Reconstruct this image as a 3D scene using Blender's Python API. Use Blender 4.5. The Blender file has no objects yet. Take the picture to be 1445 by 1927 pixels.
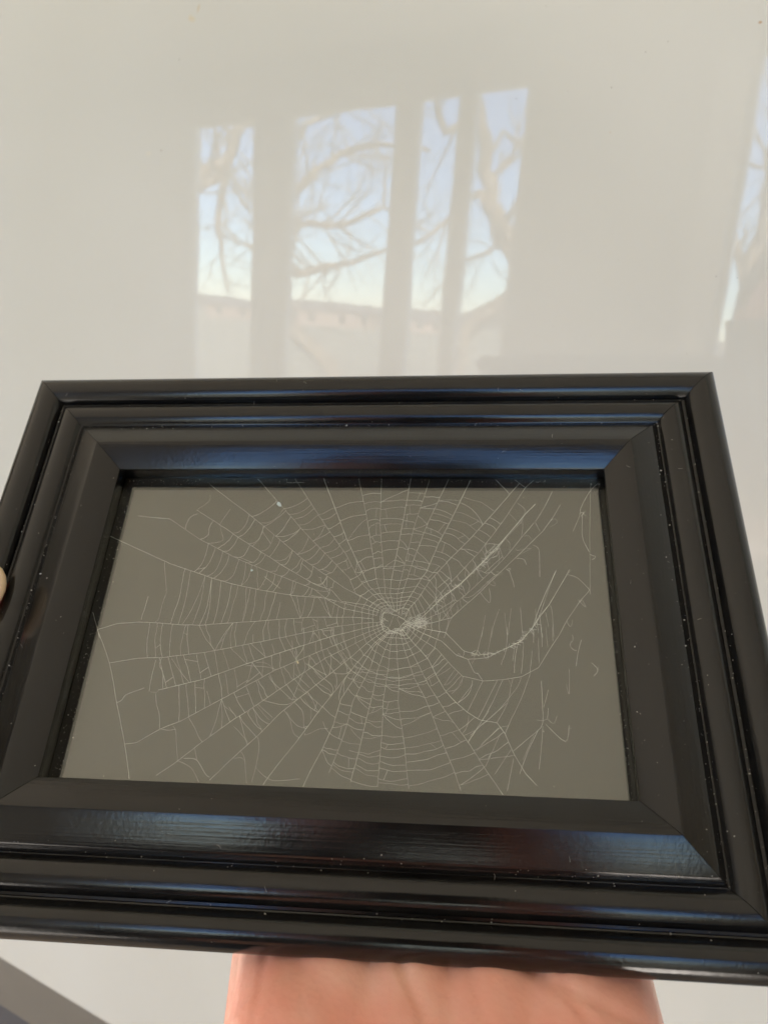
import bpy, bmesh, math, random
import numpy as np
from mathutils import Matrix, Vector, noise
from math import radians, sin, cos, tan, pi, atan2, sqrt
random.seed(7)
scene = bpy.context.scene
COL = scene.collection

# ------------------------------------------------------------------ camera
EYE = Vector((0, 0, 1.5))
cam_rot = Matrix.Rotation(radians(90 - 14.7), 4, 'X') @ Matrix.Rotation(radians(4.0), 4, 'Z')
CAM = Matrix.Translation(EYE) @ cam_rot
cd = bpy.data.cameras.new('camera'); cam = bpy.data.objects.new('camera', cd); COL.objects.link(cam)
cam.matrix_world = CAM
cd.sensor_fit = 'VERTICAL'; cd.sensor_height = 24.0; cd.lens = 24.0 * 1425 / 1927
cd.clip_start = 0.005; cd.clip_end = 600
cd.dof.use_dof = True; cd.dof.focus_distance = 0.203; cd.dof.aperture_fstop = 14
scene.camera = cam

# ------------------------------------------------------------------ light
AZB = radians(25.5)                                   # heading of the white panel's normal
M_ = Vector((sin(AZB), cos(AZB), 0)); T_ = Vector((cos(AZB), -sin(AZB), 0))
SUN = (0.60 * M_ + 0.62 * T_ + Vector((0, 0, 0.62))).normalized()
w = bpy.data.worlds.new('World'); scene.world = w; w.use_nodes = True
nt = w.node_tree; bg = nt.nodes['Background']
sky = nt.nodes.new('ShaderNodeTexSky'); sky.sky_type = 'NISHITA'; sky.sun_disc = False
sky.sun_elevation = math.asin(SUN.z); sky.sun_rotation = atan2(SUN.x, SUN.y)
sky.air_density = 1.0; sky.dust_density = 0.1; sky.ozone_density = 3.0
hz = nt.nodes.new('ShaderNodeMixRGB'); hz.blend_type = 'MULTIPLY'; hz.inputs[0].default_value = 1; hz.inputs[2].default_value = (.78, .90, 1.08, 1)
nt.links.new(sky.outputs[0], hz.inputs[1]); nt.links.new(hz.outputs[0], bg.inputs[0]); bg.inputs[1].default_value = 0.10
sl = bpy.data.lights.new('sun', 'SUN'); sl.energy = 4.0; sl.angle = radians(0.5); sl.color = (1, 0.94, 0.84)
so = bpy.data.objects.new('sun', sl); COL.objects.link(so)
so.rotation_euler = (-SUN).to_track_quat('-Z', 'Y').to_euler()
scene.view_settings.view_transform = 'Standard'; scene.view_settings.look = 'None'
scene.view_settings.exposure = 2.9; scene.view_settings.gamma = 1.0

al = bpy.data.lights.new('room_fill', 'AREA'); al.shape = 'RECTANGLE'; al.size = 1.5; al.size_y = 1.5; al.energy = 3.0; al.color = (1, 0.93, 0.85)
ao = bpy.data.objects.new('room_fill', al); COL.objects.link(ao)      # unseen soft light added behind the person to lift ceiling and panel
ao.location = EYE - M_ * 1.5 - T_ * .9 + Vector((0, 0, -.95)); ao.rotation_euler = (Vector((0, 0, 1)) + M_ * 1.5 + T_ * .5).to_track_quat('-Z', 'Y').to_euler()

dl = bpy.data.lights.new('side_fill', 'AREA'); dl.shape = 'RECTANGLE'; dl.size = 1.2; dl.size_y = 1.5; dl.energy = 4.8; dl.color = (1.0, 0.87, 0.72)
do = bpy.data.objects.new('side_fill', dl); COL.objects.link(do)   # warm fill added on the left to brighten panel and hand; no opening there
do.location = EYE - T_ * 2.3 + Vector((0, 0, -.85)); do.rotation_euler = (EYE - do.location).to_track_quat('-Z', 'Y').to_euler()

ll = bpy.data.lights.new('low_fill', 'AREA'); ll.shape = 'RECTANGLE'; ll.size = .5; ll.size_y = .5; ll.energy = 1.5; ll.color = (1, 0.91, 0.82)
lo = bpy.data.objects.new('low_fill', ll); COL.objects.link(lo)       # added low fill right of the person's knees, lifting palm and lower panel
lo.location = EYE - M_ * .8 + T_ * .62 + Vector((0, 0, -1.1)); lo.rotation_euler = (EYE + M_ * .2 + Vector((0, 0, -.22)) - lo.location).to_track_quat('-Z', 'Y').to_euler()

# ------------------------------------------------------------------ helpers
def props(o, label=None, cat=None, group=None, kind=None):
    if label: o['label'] = label
    if cat: o['category'] = cat
    if group: o['group'] = group
    if kind: o['kind'] = kind
    return o
def empty(name, mw, **k):
    o = bpy.data.objects.new(name, None); COL.objects.link(o); o.matrix_world = mw; o.empty_display_size = .05
    return props(o, **k)
def link(name, me, mat=None, parent=None, mw=None, smooth=False, **k):
    o = bpy.data.objects.new(name, me); COL.objects.link(o)
    if mat: me.materials.append(mat)
    if smooth:
        for p in me.polygons: p.use_smooth = True
    if parent is not None: o.parent = parent
    elif mw is not None: o.matrix_world = mw
    return props(o, **k)
def mesh_from(name, V, F):
    me = bpy.data.meshes.new(name); me.from_pydata([tuple(v) for v in V], [], F); me.update(); return me
def boxes(name, L, mat, parent=None, mw=None, bevel=0.0, **k):
    bm = bmesh.new()
    for x0, x1, y0, y1, z0, z1 in L:
        r = bmesh.ops.create_cube(bm, size=1)
        for v in r['verts']:
            v.co = Vector((x0 + (v.co.x + .5) * (x1 - x0), y0 + (v.co.y + .5) * (y1 - y0), z0 + (v.co.z + .5) * (z1 - z0)))
    if bevel: bmesh.ops.bevel(bm, geom=bm.edges[:], offset=bevel, segments=3, affect='EDGES', profile=.5)
    me = bpy.data.meshes.new(name); bm.to_mesh(me); bm.free()
    return link(name, me, mat, parent, mw, **k)
class Geo:
    def __init__(s): s.V = []; s.F = []
    def tube(s, pts, radii, n=6, cap=True):
        pts = [Vector(p) for p in pts]
        if len(pts) < 2: return
        b = len(s.V); up = None
        for i, p in enumerate(pts):
            d = (pts[min(i + 1, len(pts) - 1)] - pts[max(i - 1, 0)])
            if d.length < 1e-9: d = Vector((0, 0, 1))
            d.normalize()
            if up is None: up = d.orthogonal().normalized()
            else:
                up = up - d * up.dot(d)
                if up.length < 1e-6: up = d.orthogonal()
                up.normalize()
            sd = d.cross(up); r = radii[i] if hasattr(radii, '__len__') else radii
            for k in range(n):
                a = 2 * pi * k / n; s.V.append(p + up * (r * cos(a)) + sd * (r * sin(a)))
        for i in range(len(pts) - 1):
            for k in range(n):
                a = b + i * n + k; c = b + i * n + (k + 1) % n; s.F.append((a, c, c + n, a + n))
        if cap:
            s.F.append(tuple(b + k for k in reversed(range(n)))); e = b + (len(pts) - 1) * n
            s.F.append(tuple(e + k for k in range(n)))
    def blob(s, c, r, jit=.3, squash=1.0):
        ph = (1 + 5 ** .5) / 2; b = len(s.V)
        ic = [(-1, ph, 0), (1, ph, 0), (-1, -ph, 0), (1, -ph, 0), (0, -1, ph), (0, 1, ph), (0, -1, -ph), (0, 1, -ph), (ph, 0, -1), (ph, 0, 1), (-ph, 0, -1), (-ph, 0, 1)]
        fc = [(0, 11, 5), (0, 5, 1), (0, 1, 7), (0, 7, 10), (0, 10, 11), (1, 5, 9), (5, 11, 4), (11, 10, 2), (10, 7, 6), (7, 1, 8), (3, 9, 4), (3, 4, 2), (3, 2, 6), (3, 6, 8), (3, 8, 9), (4, 9, 5), (2, 4, 11), (6, 2, 10), (8, 6, 7), (9, 8, 1)]
        st = (random.uniform(.6, 1.6), random.uniform(.6, 1.2))
        for v in ic:
            q = Vector(v).normalized() * r * random.uniform(1 - jit, 1 + jit)
            s.V.append(Vector(c) + Vector((q.x * st[0], q.y * st[1], q.z * squash)))
        s.F += [tuple(b + i for i in f) for f in fc]
    def obj(s, name, mat, parent=None, smooth=True, **k):
        return link(name, mesh_from(name, s.V, s.F), mat, parent, smooth=smooth, **k)

def new_mat(name, base=(.5, .5, .5), rough=.5, spec=.5, ior=1.5, metallic=0):
    m = bpy.data.materials.new(name); m.use_nodes = True
    b = m.node_tree.nodes['Principled BSDF']
    b.inputs['Base Color'].default_value = (*base, 1); b.inputs['Roughness'].default_value = rough
    b.inputs['IOR'].default_value = ior; b.inputs['Specular IOR Level'].default_value = spec; b.inputs['Metallic'].default_value = metallic
    return m
def nd(m, t, **kw):
    n = m.node_tree.nodes.new(t)
    for k, v in kw.items(): setattr(n, k, v)
    return n
def lk(m, a, b): m.node_tree.links.new(a, b)
def noisy(m, c1, c2, scale, detail=4, stretch=None, rough=None, bump=0.0, bdist=.001, coord='Object', bscale=None):
    """colour (and bump) variation from noise"""
    B = m.node_tree.nodes['Principled BSDF']
    tc = nd(m, 'ShaderNodeTexCoord'); mp = nd(m, 'ShaderNodeMapping')
    if stretch: mp.inputs['Scale'].default_value = stretch
    lk(m, tc.outputs[coord], mp.inputs[0])
    nz = nd(m, 'ShaderNodeTexNoise'); nz.inputs['Scale'].default_value = scale; nz.inputs['Detail'].default_value = detail
    lk(m, mp.outputs[0], nz.inputs['Vector'])
    rp = nd(m, 'ShaderNodeValToRGB'); rp.color_ramp.elements[0].position = .3; rp.color_ramp.elements[1].position = .7
    rp.color_ramp.elements[0].color = (*c1, 1); rp.color_ramp.elements[1].color = (*c2, 1)
    lk(m, nz.outputs['Fac'], rp.inputs[0]); lk(m, rp.outputs[0], B.inputs['Base Color'])
    if rough:
        mr = nd(m, 'ShaderNodeMapRange'); mr.inputs['To Min'].default_value = rough[0]; mr.inputs['To Max'].default_value = rough[1]
        lk(m, nz.outputs['Fac'], mr.inputs['Value']); lk(m, mr.outputs[0], B.inputs['Roughness'])
    if bump:
        n2 = nd(m, 'ShaderNodeTexNoise'); n2.inputs['Scale'].default_value = bscale or scale * 4; n2.inputs['Detail'].default_value = 3
        lk(m, mp.outputs[0], n2.inputs['Vector'])
        bp = nd(m, 'ShaderNodeBump'); bp.inputs['Strength'].default_value = bump; bp.inputs['Distance'].default_value = bdist
        lk(m, n2.outputs['Fac'], bp.inputs['Height']); lk(m, bp.outputs[0], B.inputs['Normal'])
    return m

# ------------------------------------------------------------------ materials
def black_paint(name, st):
    m = noisy(new_mat(name, rough=.2, ior=1.5), (.005, .005, .0048), (.010, .0098, .009), 60, rough=(.11, .21), bump=.22, bdist=.00012, bscale=800)
    B = m.node_tree.nodes['Principled BSDF']; old = B.inputs['Normal'].links[0].from_socket     # fine brush marks along the moulding
    tc = nd(m, 'ShaderNodeTexCoord'); mp = nd(m, 'ShaderNodeMapping'); mp.inputs['Scale'].default_value = st; lk(m, tc.outputs['Object'], mp.inputs[0])
    nz = nd(m, 'ShaderNodeTexNoise'); nz.inputs['Scale'].default_value = 1; nz.inputs['Detail'].default_value = 4; lk(m, mp.outputs[0], nz.inputs['Vector'])
    bp = nd(m, 'ShaderNodeBump'); bp.inputs['Strength'].default_value = .35; bp.inputs['Distance'].default_value = .00010
    lk(m, nz.outputs['Fac'], bp.inputs['Height']); lk(m, old, bp.inputs['Normal']); lk(m, bp.outputs[0], B.inputs['Normal'])
    # dusty film and finger smears, as patches of duller gloss
    n2 = nd(m, 'ShaderNodeTexNoise'); n2.inputs['Scale'].default_value = 22; n2.inputs['Detail'].default_value = 6; n2.inputs['Roughness'].default_value = .7; lk(m, tc.outputs['Object'], n2.inputs['Vector'])
    mr = nd(m, 'ShaderNodeMapRange'); mr.inputs['From Min'].default_value = .45; mr.inputs['From Max'].default_value = .75; mr.inputs['To Min'].default_value = 0; mr.inputs['To Max'].default_value = .12
    lk(m, n2.outputs['Fac'], mr.inputs['Value']); ro = B.inputs['Roughness'].links[0].from_socket
    ad = nd(m, 'ShaderNodeMath', operation='ADD'); lk(m, ro, ad.inputs[0]); lk(m, mr.outputs[0], ad.inputs[1]); lk(m, ad.outputs[0], B.inputs['Roughness'])
    return m
mat_black = black_paint('satin_black_paint', (25, 1500, 1500)); mat_black_v = black_paint('satin_black_paint_upright', (1500, 25, 1500))
mat_rebate = noisy(new_mat('rebate_black', rough=.35), (.004, .005, .006), (.008, .009, .011), 300, rough=(.25, .4))
mat_back = noisy(new_mat('black_backing', rough=.5), (.006, .006, .005), (.011, .010, .008), 40)
mat_silk = new_mat('spider_silk', (.82, .85, .79), .35)
mat_silk.node_tree.nodes['Principled BSDF'].inputs['Specular IOR Level'].default_value = .6
def fade_silk(m):
    t = m.node_tree; B = t.nodes['Principled BSDF']; tc = nd(m, 'ShaderNodeTexCoord')
    a = nd(m, 'ShaderNodeTexNoise'); a.inputs['Scale'].default_value = 130; a.inputs['Detail'].default_value = 1
    b = nd(m, 'ShaderNodeTexNoise'); b.inputs['Scale'].default_value = 1400; b.inputs['Detail'].default_value = 1
    lk(m, tc.outputs['Object'], a.inputs['Vector']); lk(m, tc.outputs['Object'], b.inputs['Vector'])
    ad = nd(m, 'ShaderNodeMath', operation='ADD'); lk(m, a.outputs['Fac'], ad.inputs[0]); lk(m, b.outputs['Fac'], ad.inputs[1])
    mr = nd(m, 'ShaderNodeMapRange'); mr.inputs['From Min'].default_value = .75; mr.inputs['From Max'].default_value = 1.2; mr.inputs['To Min'].default_value = .72; mr.inputs['To Max'].default_value = 1
    lk(m, ad.outputs[0], mr.inputs['Value']); lk(m, mr.outputs[0], B.inputs['Alpha'])
fade_silk(mat_silk)
mat_dust = noisy(new_mat('lint', rough=.9), (.30, .28, .24), (.52, .50, .45), 900)
mat_flake = new_mat('pale_flake', (.62, .74, .76), .6)
mat_flake2 = new_mat('cream_flake', (.75, .66, .42), .7)
def thin_glass(name, ior, tint=(1, 1, 1), rough=0.0, refl=(1, 1, 1)):
    m = bpy.data.materials.new(name); m.use_nodes = True; t = m.node_tree
    t.nodes.remove(t.nodes['Principled BSDF']); out = t.nodes['Material Output']
    tr = nd(m, 'ShaderNodeBsdfTransparent'); tr.inputs[0].default_value = (*tint, 1)
    gl = nd(m, 'ShaderNodeBsdfGlossy'); gl.inputs['Roughness'].default_value = rough; gl.inputs[0].default_value = (*refl, 1)
    # Schlick reflectance from the viewing angle, the same from either side of the sheet
    ge = nd(m, 'ShaderNodeNewGeometry'); dp = nd(m, 'ShaderNodeVectorMath', operation='DOT_PRODUCT')
    lk(m, ge.outputs['Normal'], dp.inputs[0]); lk(m, ge.outputs['Incoming'], dp.inputs[1])
    ab = nd(m, 'ShaderNodeMath', operation='ABSOLUTE'); lk(m, dp.outputs['Value'], ab.inputs[0])
    on = nd(m, 'ShaderNodeMath', operation='SUBTRACT'); on.inputs[0].default_value = 1; lk(m, ab.outputs[0], on.inputs[1])
    pw = nd(m, 'ShaderNodeMath', operation='POWER'); pw.inputs[1].default_value = 5; lk(m, on.outputs[0], pw.inputs[0])
    F0 = ((ior - 1) / (ior + 1)) ** 2
    fr = nd(m, 'ShaderNodeMath', operation='MULTIPLY_ADD'); fr.inputs[1].default_value = 1 - F0; fr.inputs[2].default_value = F0; lk(m, pw.outputs[0], fr.inputs[0])
    mx = nd(m, 'ShaderNodeMixShader')
    lk(m, fr.outputs[0], mx.inputs[0]); lk(m, tr.outputs[0], mx.inputs[1]); lk(m, gl.outputs[0], mx.inputs[2]); lk(m, mx.outputs[0], out.inputs[0])
    return m
mat_pane = thin_glass('picture_glass', 1.84, refl=(.97, 1.0, .92))
mat_wpane = thin_glass('window_glass', 1.2)
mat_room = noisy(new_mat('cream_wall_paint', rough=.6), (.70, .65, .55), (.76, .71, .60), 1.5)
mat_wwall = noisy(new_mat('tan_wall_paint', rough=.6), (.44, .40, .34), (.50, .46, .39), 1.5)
mat_ceil = noisy(new_mat('white_ceiling_paint', rough=.7), (.84, .80, .72), (.88, .84, .77), 1.0)
mat_trimw = new_mat('white_trim_paint', (.80, .78, .74), .35)
mat_floor = noisy(new_mat('oak_floor', rough=.45), (.45, .36, .26), (.58, .48, .36), 3, stretch=(12, 1, 1))
mat_grass = noisy(new_mat('lawn', rough=.9), (.16, .16, .10), (.30, .27, .19), .5, detail=8)
mat_hill = noisy(new_mat('far_woods', rough=.95), (.08, .07, .055), (.13, .11, .09), .15, detail=8)
mat_bark = noisy(new_mat('bark', rough=.9), (.055, .043, .033), (.34, .26, .18), 9, stretch=(1, 1, .25), bump=.6, bdist=.02)
mat_house = noisy(new_mat('pinkish_siding', rough=.8), (.25, .18, .15), (.32, .23, .19), .6)
mat_roof = noisy(new_mat('slate_roof', rough=.8), (.10, .09, .09), (.15, .14, .14), 1)
mat_darkglass = new_mat('dark_window', (.03, .035, .04), .1)
mat_taupe = noisy(new_mat('taupe_trim', rough=.5), (.125, .112, .092), (.145, .13, .108), 5)
mat_lower = noisy(new_mat('charcoal_base', rough=.5), (.045, .047, .055), (.06, .06, .07), 6)
mat_phone = new_mat('phone_black', (.015, .015, .017), .15)
mat_cloth = noisy(new_mat('navy_knit', rough=.9), (.03, .035, .05), (.05, .055, .075), 120, bump=.4, bdist=.001)
mat_jeans = noisy(new_mat('blue_denim', rough=.9), (.05, .08, .14), (.09, .13, .21), 80)
mat_hair = noisy(new_mat('brown_hair', rough=.45), (.035, .022, .014), (.075, .045, .03), 60, stretch=(6, 6, 1))
mat_shoe = new_mat('dark_shoe', (.03, .03, .03), .5)

# white glossy panel: faint cleaning scratches, stains, dots
mat_panel = new_mat('glossy_white_enamel', (.80, .78, .72), .020, ior=1.58)
def panel_nodes(m):
    B = m.node_tree.nodes['Principled BSDF']; tc = nd(m, 'ShaderNodeTexCoord')
    nz = nd(m, 'ShaderNodeTexNoise'); nz.inputs['Scale'].default_value = 3.5; nz.inputs['Detail'].default_value = 2
    lk(m, tc.outputs['Object'], nz.inputs['Vector'])
    rp = nd(m, 'ShaderNodeValToRGB'); rp.color_ramp.elements[0].position = .3; rp.color_ramp.elements[1].position = .7
    rp.color_ramp.elements[0].color = (.545, .535, .485, 1); rp.color_ramp.elements[1].color = (.575, .57, .53, 1)
    lk(m, nz.outputs['Fac'], rp.inputs[0]); col = rp.outputs[0]
    n3 = nd(m, 'ShaderNodeTexNoise'); n3.inputs['Scale'].default_value = 260; n3.inputs['Detail'].default_value = 3
    lk(m, tc.outputs['Object'], n3.inputs['Vector'])
    for (x, z, rx, rz, rot, c, st) in STAINS:
        mp = nd(m, 'ShaderNodeMapping'); mp.vector_type = 'TEXTURE'
        mp.inputs['Location'].default_value = (x, 0, z); mp.inputs['Rotation'].default_value = (0, rot, 0); mp.inputs['Scale'].default_value = (rx, 1e3, rz)
        lk(m, tc.outputs['Object'], mp.inputs[0])
        ln = nd(m, 'ShaderNodeVectorMath', operation='LENGTH'); lk(m, mp.outputs[0], ln.inputs[0])
        ad = nd(m, 'ShaderNodeMath', operation='MULTIPLY_ADD'); ad.inputs[1].default_value = 1.6
        lk(m, n3.outputs['Fac'], ad.inputs[0]); lk(m, ln.outputs['Value'], ad.inputs[2])
        mr = nd(m, 'ShaderNodeMapRange'); mr.inputs['From Min'].default_value = .9; mr.inputs['From Max'].default_value = 1.8
        mr.inputs['To Min'].default_value = st; mr.inputs['To Max'].default_value = 0
        lk(m, ad.outputs[0], mr.inputs['Value'])
        mx = nd(m, 'ShaderNodeMixRGB'); mx.inputs[2].default_value = (*c, 1)
        lk(m, mr.outputs[0], mx.inputs[0]); lk(m, col, mx.inputs[1]); col = mx.outputs[0]
    lk(m, col, B.inputs['Base Color'])
    # very slight waviness and fine slanting wipe scratches
    n1 = nd(m, 'ShaderNodeTexNoise'); n1.inputs['Scale'].default_value = 14; n1.inputs['Detail'].default_value = 1
    lk(m, tc.outputs['Object'], n1.inputs['Vector'])
    b1 = nd(m, 'ShaderNodeBump'); b1.inputs['Strength'].default_value = .5; b1.inputs['Distance'].default_value = .0002
    lk(m, n1.outputs['Fac'], b1.inputs['Height'])
    mp = nd(m, 'ShaderNodeMapping'); mp.inputs['Rotation'].default_value = (0, radians(-28), 0); mp.inputs['Scale'].default_value = (900, 1, 14)
    lk(m, tc.outputs['Object'], mp.inputs[0])
    n2 = nd(m, 'ShaderNodeTexNoise'); n2.inputs['Scale'].default_value = 1; n2.inputs['Detail'].default_value = 2
    lk(m, mp.outputs[0], n2.inputs['Vector'])
    p2 = nd(m, 'ShaderNodeMapping'); p2.vector_type = 'TEXTURE'; p2.inputs['Location'].default_value = (-.135, 0, .035); p2.inputs['Scale'].default_value = (.035, 1e3, .075)
    lk(m, tc.outputs['Object'], p2.inputs[0]); l2 = nd(m, 'ShaderNodeVectorMath', operation='LENGTH'); lk(m, p2.outputs[0], l2.inputs[0])
    r2 = nd(m, 'ShaderNodeMapRange'); r2.inputs['From Min'].default_value = .5; r2.inputs['From Max'].default_value = 1.1; r2.inputs['To Min'].default_value = .035; r2.inputs['To Max'].default_value = 0.0
    lk(m, l2.outputs['Value'], r2.inputs['Value'])
    b2 = nd(m, 'ShaderNodeBump'); b2.inputs['Distance'].default_value = .0001; lk(m, r2.outputs[0], b2.inputs['Strength'])
    lk(m, n2.outputs['Fac'], b2.inputs['Height']); lk(m, b1.outputs[0], b2.inputs['Normal']); lk(m, b2.outputs[0], B.inputs['Normal'])
STAINS = [(-.3395, .161, .0035, .0022, .5, (.58, .47, .27), .55), (-.3345, .1655, .0011, .003, .3, (.52, .40, .22), .6),
          (-.0276, .1321, .0010, .0008, 0, (.36, .19, .06), .9), (-.0855, .0905, .0008, .0005, 0, (.5, .38, .26), .4),
          (-.3635, .0893, .0012, .0008, 0, (.45, .40, .33), .5), (-.374, .088, .0035, .0022, 0, (.66, .60, .48), .35)]
panel_nodes(mat_panel)

def skin_material():
    m = new_mat('skin', (.66, .36, .27), .42, ior=1.42)
    B = m.node_tree.nodes['Principled BSDF']
    B.inputs['Subsurface Weight'].default_value = .12; B.inputs['Subsurface Radius'].default_value = (1, .35, .2); B.inputs['Subsurface Scale'].default_value = .004
    tc = nd(m, 'ShaderNodeTexCoord'); nz = nd(m, 'ShaderNodeTexNoise'); nz.inputs['Scale'].default_value = 17; nz.inputs['Detail'].default_value = 5; nz.inputs['Roughness'].default_value = .6
    lk(m, tc.outputs['Object'], nz.inputs['Vector'])
    rp = nd(m, 'ShaderNodeValToRGB'); e = rp.color_ramp.elements; e[0].position = .32; e[1].position = .68
    e[0].color = (.90, .28, .19, 1); e[1].color = (.95, .55, .42, 1)
    lk(m, nz.outputs['Fac'], rp.inputs[0]); lk(m, rp.outputs[0], B.inputs['Base Color'])
    vo = nd(m, 'ShaderNodeTexVoronoi'); vo.inputs['Scale'].default_value = 700
    wv = nd(m, 'ShaderNodeTexNoise'); wv.inputs['Scale'].default_value = 160; wv.inputs['Detail'].default_value = 4
    lk(m, tc.outputs['Object'], vo.inputs['Vector']); lk(m, tc.outputs['Object'], wv.inputs['Vector'])
    ad = nd(m, 'ShaderNodeMath', operation='ADD'); lk(m, vo.outputs['Distance'], ad.inputs[0]); lk(m, wv.outputs['Fac'], ad.inputs[1])
    bp = nd(m, 'ShaderNodeBump'); bp.inputs['Strength'].default_value = .22; bp.inputs['Distance'].default_value = .0003
    lk(m, ad.outputs[0], bp.inputs['Height']); lk(m, bp.outputs[0], B.inputs['Normal'])
    return m
mat_skin = skin_material()
mat_nail = new_mat('nail', (.92, .70, .45), .3)

# ------------------------------------------------------------------ the setting
DB = 0.40                                             # metres from the lens to the white panel
PANEL = Matrix.Translation(EYE + M_ * DB) @ Matrix(((T_.x, M_.x, 0, 0), (T_.y, M_.y, 0, 0), (0, 0, 1, 0), (0, 0, 0, 1)))
def mirror(v):                                        # plan symmetry about the panel (v relative to the lens)
    v = Vector(v); return EYE + v - 2 * (v.dot(M_) - DB) * M_
def along(az, el, r):
    a, e = radians(az), radians(el); return mirror((r * sin(a), r * cos(a), r * tan(e)))

# white panel, local X along it, Y into it, Z up
pan = empty('white_panel', PANEL, label='large glossy white enamel panel standing upright behind the black picture frame, mirroring windows', cat='panel')
boxes('panel_face', [(-2.6, 1.0, 0, .035, -.649, .93)], mat_panel, pan, bevel=.006)
boxes('edge_trim', [(-2.6, 1.0, .006, .05, -.719, -.6535)], mat_taupe, pan, bevel=.003)
g = Geo()
for x, z in [(-107.4, 145.4), (-123.7, 147.2), (-65.0, 127.6), (-74.2, 124.0), (-87.6, 109.9), (-108.3, 109.4), (-133.9, 107.5), (-73.5, 33.1), (-102.0, -0.8), (-27.9, 26.9), (-18.7, 26.6), (-363.5, 89.5), (-391.1, 146.6), (-348.9, 139.8), (-446.7, -40.7), (-35.3, -9.1), (-180.1, 55.2), (-59.9, 11.4)]:
    g.blob((x / 1000, -.00012, z / 1000), random.uniform(.00013, .0003), squash=.8)
mat_speck = new_mat('brown_speck', (.16, .12, .09), .8)
g.obj('specks', mat_speck, pan, kind='stuff')
boxes('base_cabinet', [(-2.6, 1.0, .03, .5, -1.49, -.723)], mat_lower, mw=PANEL, bevel=.004, label='charcoal base under the white panel, at the bottom left corner of the photo', cat='cabinet')

# porch room round the photographer: floor, ceiling, walls
# window wall
nv = Vector((sin(radians(36)), cos(radians(36)), 0)); tv = Vector((cos(radians(36)), -sin(radians(36)), 0))
refl = lambda d: d - 2 * d.dot(M_) * M_
o_ = mirror(nv * 2.41); sx = refl(tv); sy = refl(nv)
WALL = Matrix(((sx.x, sy.x, 0, o_.x), (sx.y, sy.y, 0, o_.y), (0, 0, 1, EYE.z), (0, 0, 0, 1)))
PI0 = PANEL.inverted()
qa = PI0 @ (WALL @ Vector((-5.6, .035, 0))); qb = PI0 @ (WALL @ Vector((1.7, .035, 0)))
def slab(name, z0, z1, mat):
    P = [(qa.x, qa.y), (qb.x, qb.y), (qb.x, .9), (qa.x, .9)]
    me = mesh_from(name, [(x, y, z0) for x, y in P] + [(x, y, z1) for x, y in P], [(3, 2, 1, 0), (4, 5, 6, 7), (0, 1, 5, 4), (1, 2, 6, 5), (2, 3, 7, 6), (3, 0, 4, 7)])
    link(name, me, mat, mw=PANEL, kind='structure')
slab('floor', -1.56, -1.50, mat_floor); slab('ceiling', .95, 1.02, mat_ceil)
boxes('back_wall', [(qa.x, qb.x, .52, .64, -1.50, .95)], mat_room, mw=PANEL, label='cream wall behind the white panel', cat='wall')
boxes('side_wall', [(qb.x - .12, qb.x, qb.y + .05, .52, -1.50, .95)], mat_room, mw=PANEL, label='cream side wall to the right of the photographer', cat='wall')
boxes('side_wall', [(qa.x, qa.x + .12, qa.y + .05, .52, -1.50, .95)], mat_room, mw=PANEL, label='cream side wall to the left of the photographer', cat='wall')
opens = [(-2.95, -2.55), (-2.35, -1.82), (-1.729, -1.543), (-1.502, -1.288), (-.606, .8)]
TOP, SILL = .75, -1.0
seg = []; last = -5.6
for a, b in opens:
    seg.append((last, a, 0, .035, SILL, TOP)); last = b
seg.append((last, 1.7, 0, .035, SILL, TOP)); seg.append((-5.6, 1.7, 0, .035, TOP, .95)); seg.append((-5.6, 1.7, 0, .035, -1.5, SILL))
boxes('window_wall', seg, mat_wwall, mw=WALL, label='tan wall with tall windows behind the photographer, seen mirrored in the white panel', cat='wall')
wl = ['narrow window at the left end of the mirrored row', 'widest window of the mirrored row, second from the left', 'slim window left of the thin mullion in the mirrored row',
      'slim window right of the thin mullion in the mirrored row', 'window mirrored at the right edge of the white panel']
for (a, b), l in zip(opens, wl):
    we = empty('window', WALL @ Matrix.Translation(((a + b) / 2, .018, SILL)), label=l, cat='window', group='windows behind the photographer')
    h = (b - a) / 2; H = TOP - SILL; fw = .012
    boxes('window_frame', [(-h, -h + fw, -.014, .014, 0, H), (h - fw, h, -.014, .014, 0, H), (-h + fw, h - fw, -.012, .012, 0, fw), (-h + fw, h - fw, -.012, .012, H - fw, H)], mat_trimw, we)
    boxes('pane', [(-h + fw, h - fw, -.0015, .0015, fw, H - fw)], mat_wpane, we)
boxes('window_casing', [(-.70, -.612, -.03, -.002, SILL, TOP + .02)], mat_trimw, mw=WALL, bevel=.004, label='white casing beside the window at the right edge of the mirrored wall', cat='casing')

# ground and what stands outside the windows
me = mesh_from('ground', [(-400, -400, 0), (400, -400, 0), (400, 400, 0), (-400, 400, 0)], [(0, 1, 2, 3)])
gr = link('ground', me, mat_grass, mw=Matrix.Translation((0, 0, -.25)), kind='structure')
V = []; F = []; N = 480
for i in range(N + 1):
    az = -60 + i / 3
    h = 2.6 + 1.6 * noise.noise(Vector((az * .06, 3, 0))) + .9 * noise.noise(Vector((az * .5, 9, 0))) + .8 * noise.noise(Vector((az * 2.1, 1, 0))) + .5 * noise.noise(Vector((az * 5.3, 4, 0))) - max(0, az - 2) * .10
    for r, z in ((150, -2.0), (165, h * .8), (185, h), (230, -2.0)):
        p = along(az, 0, r); V.append((p.x, p.y, z + .2))
for i in range(N):
    for k in range(3): a = i * 4 + k; F.append((a, a + 4, a + 5, a + 1))
link('hills', mesh_from('hills', V, F), mat_hill, smooth=False, kind='structure')
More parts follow.
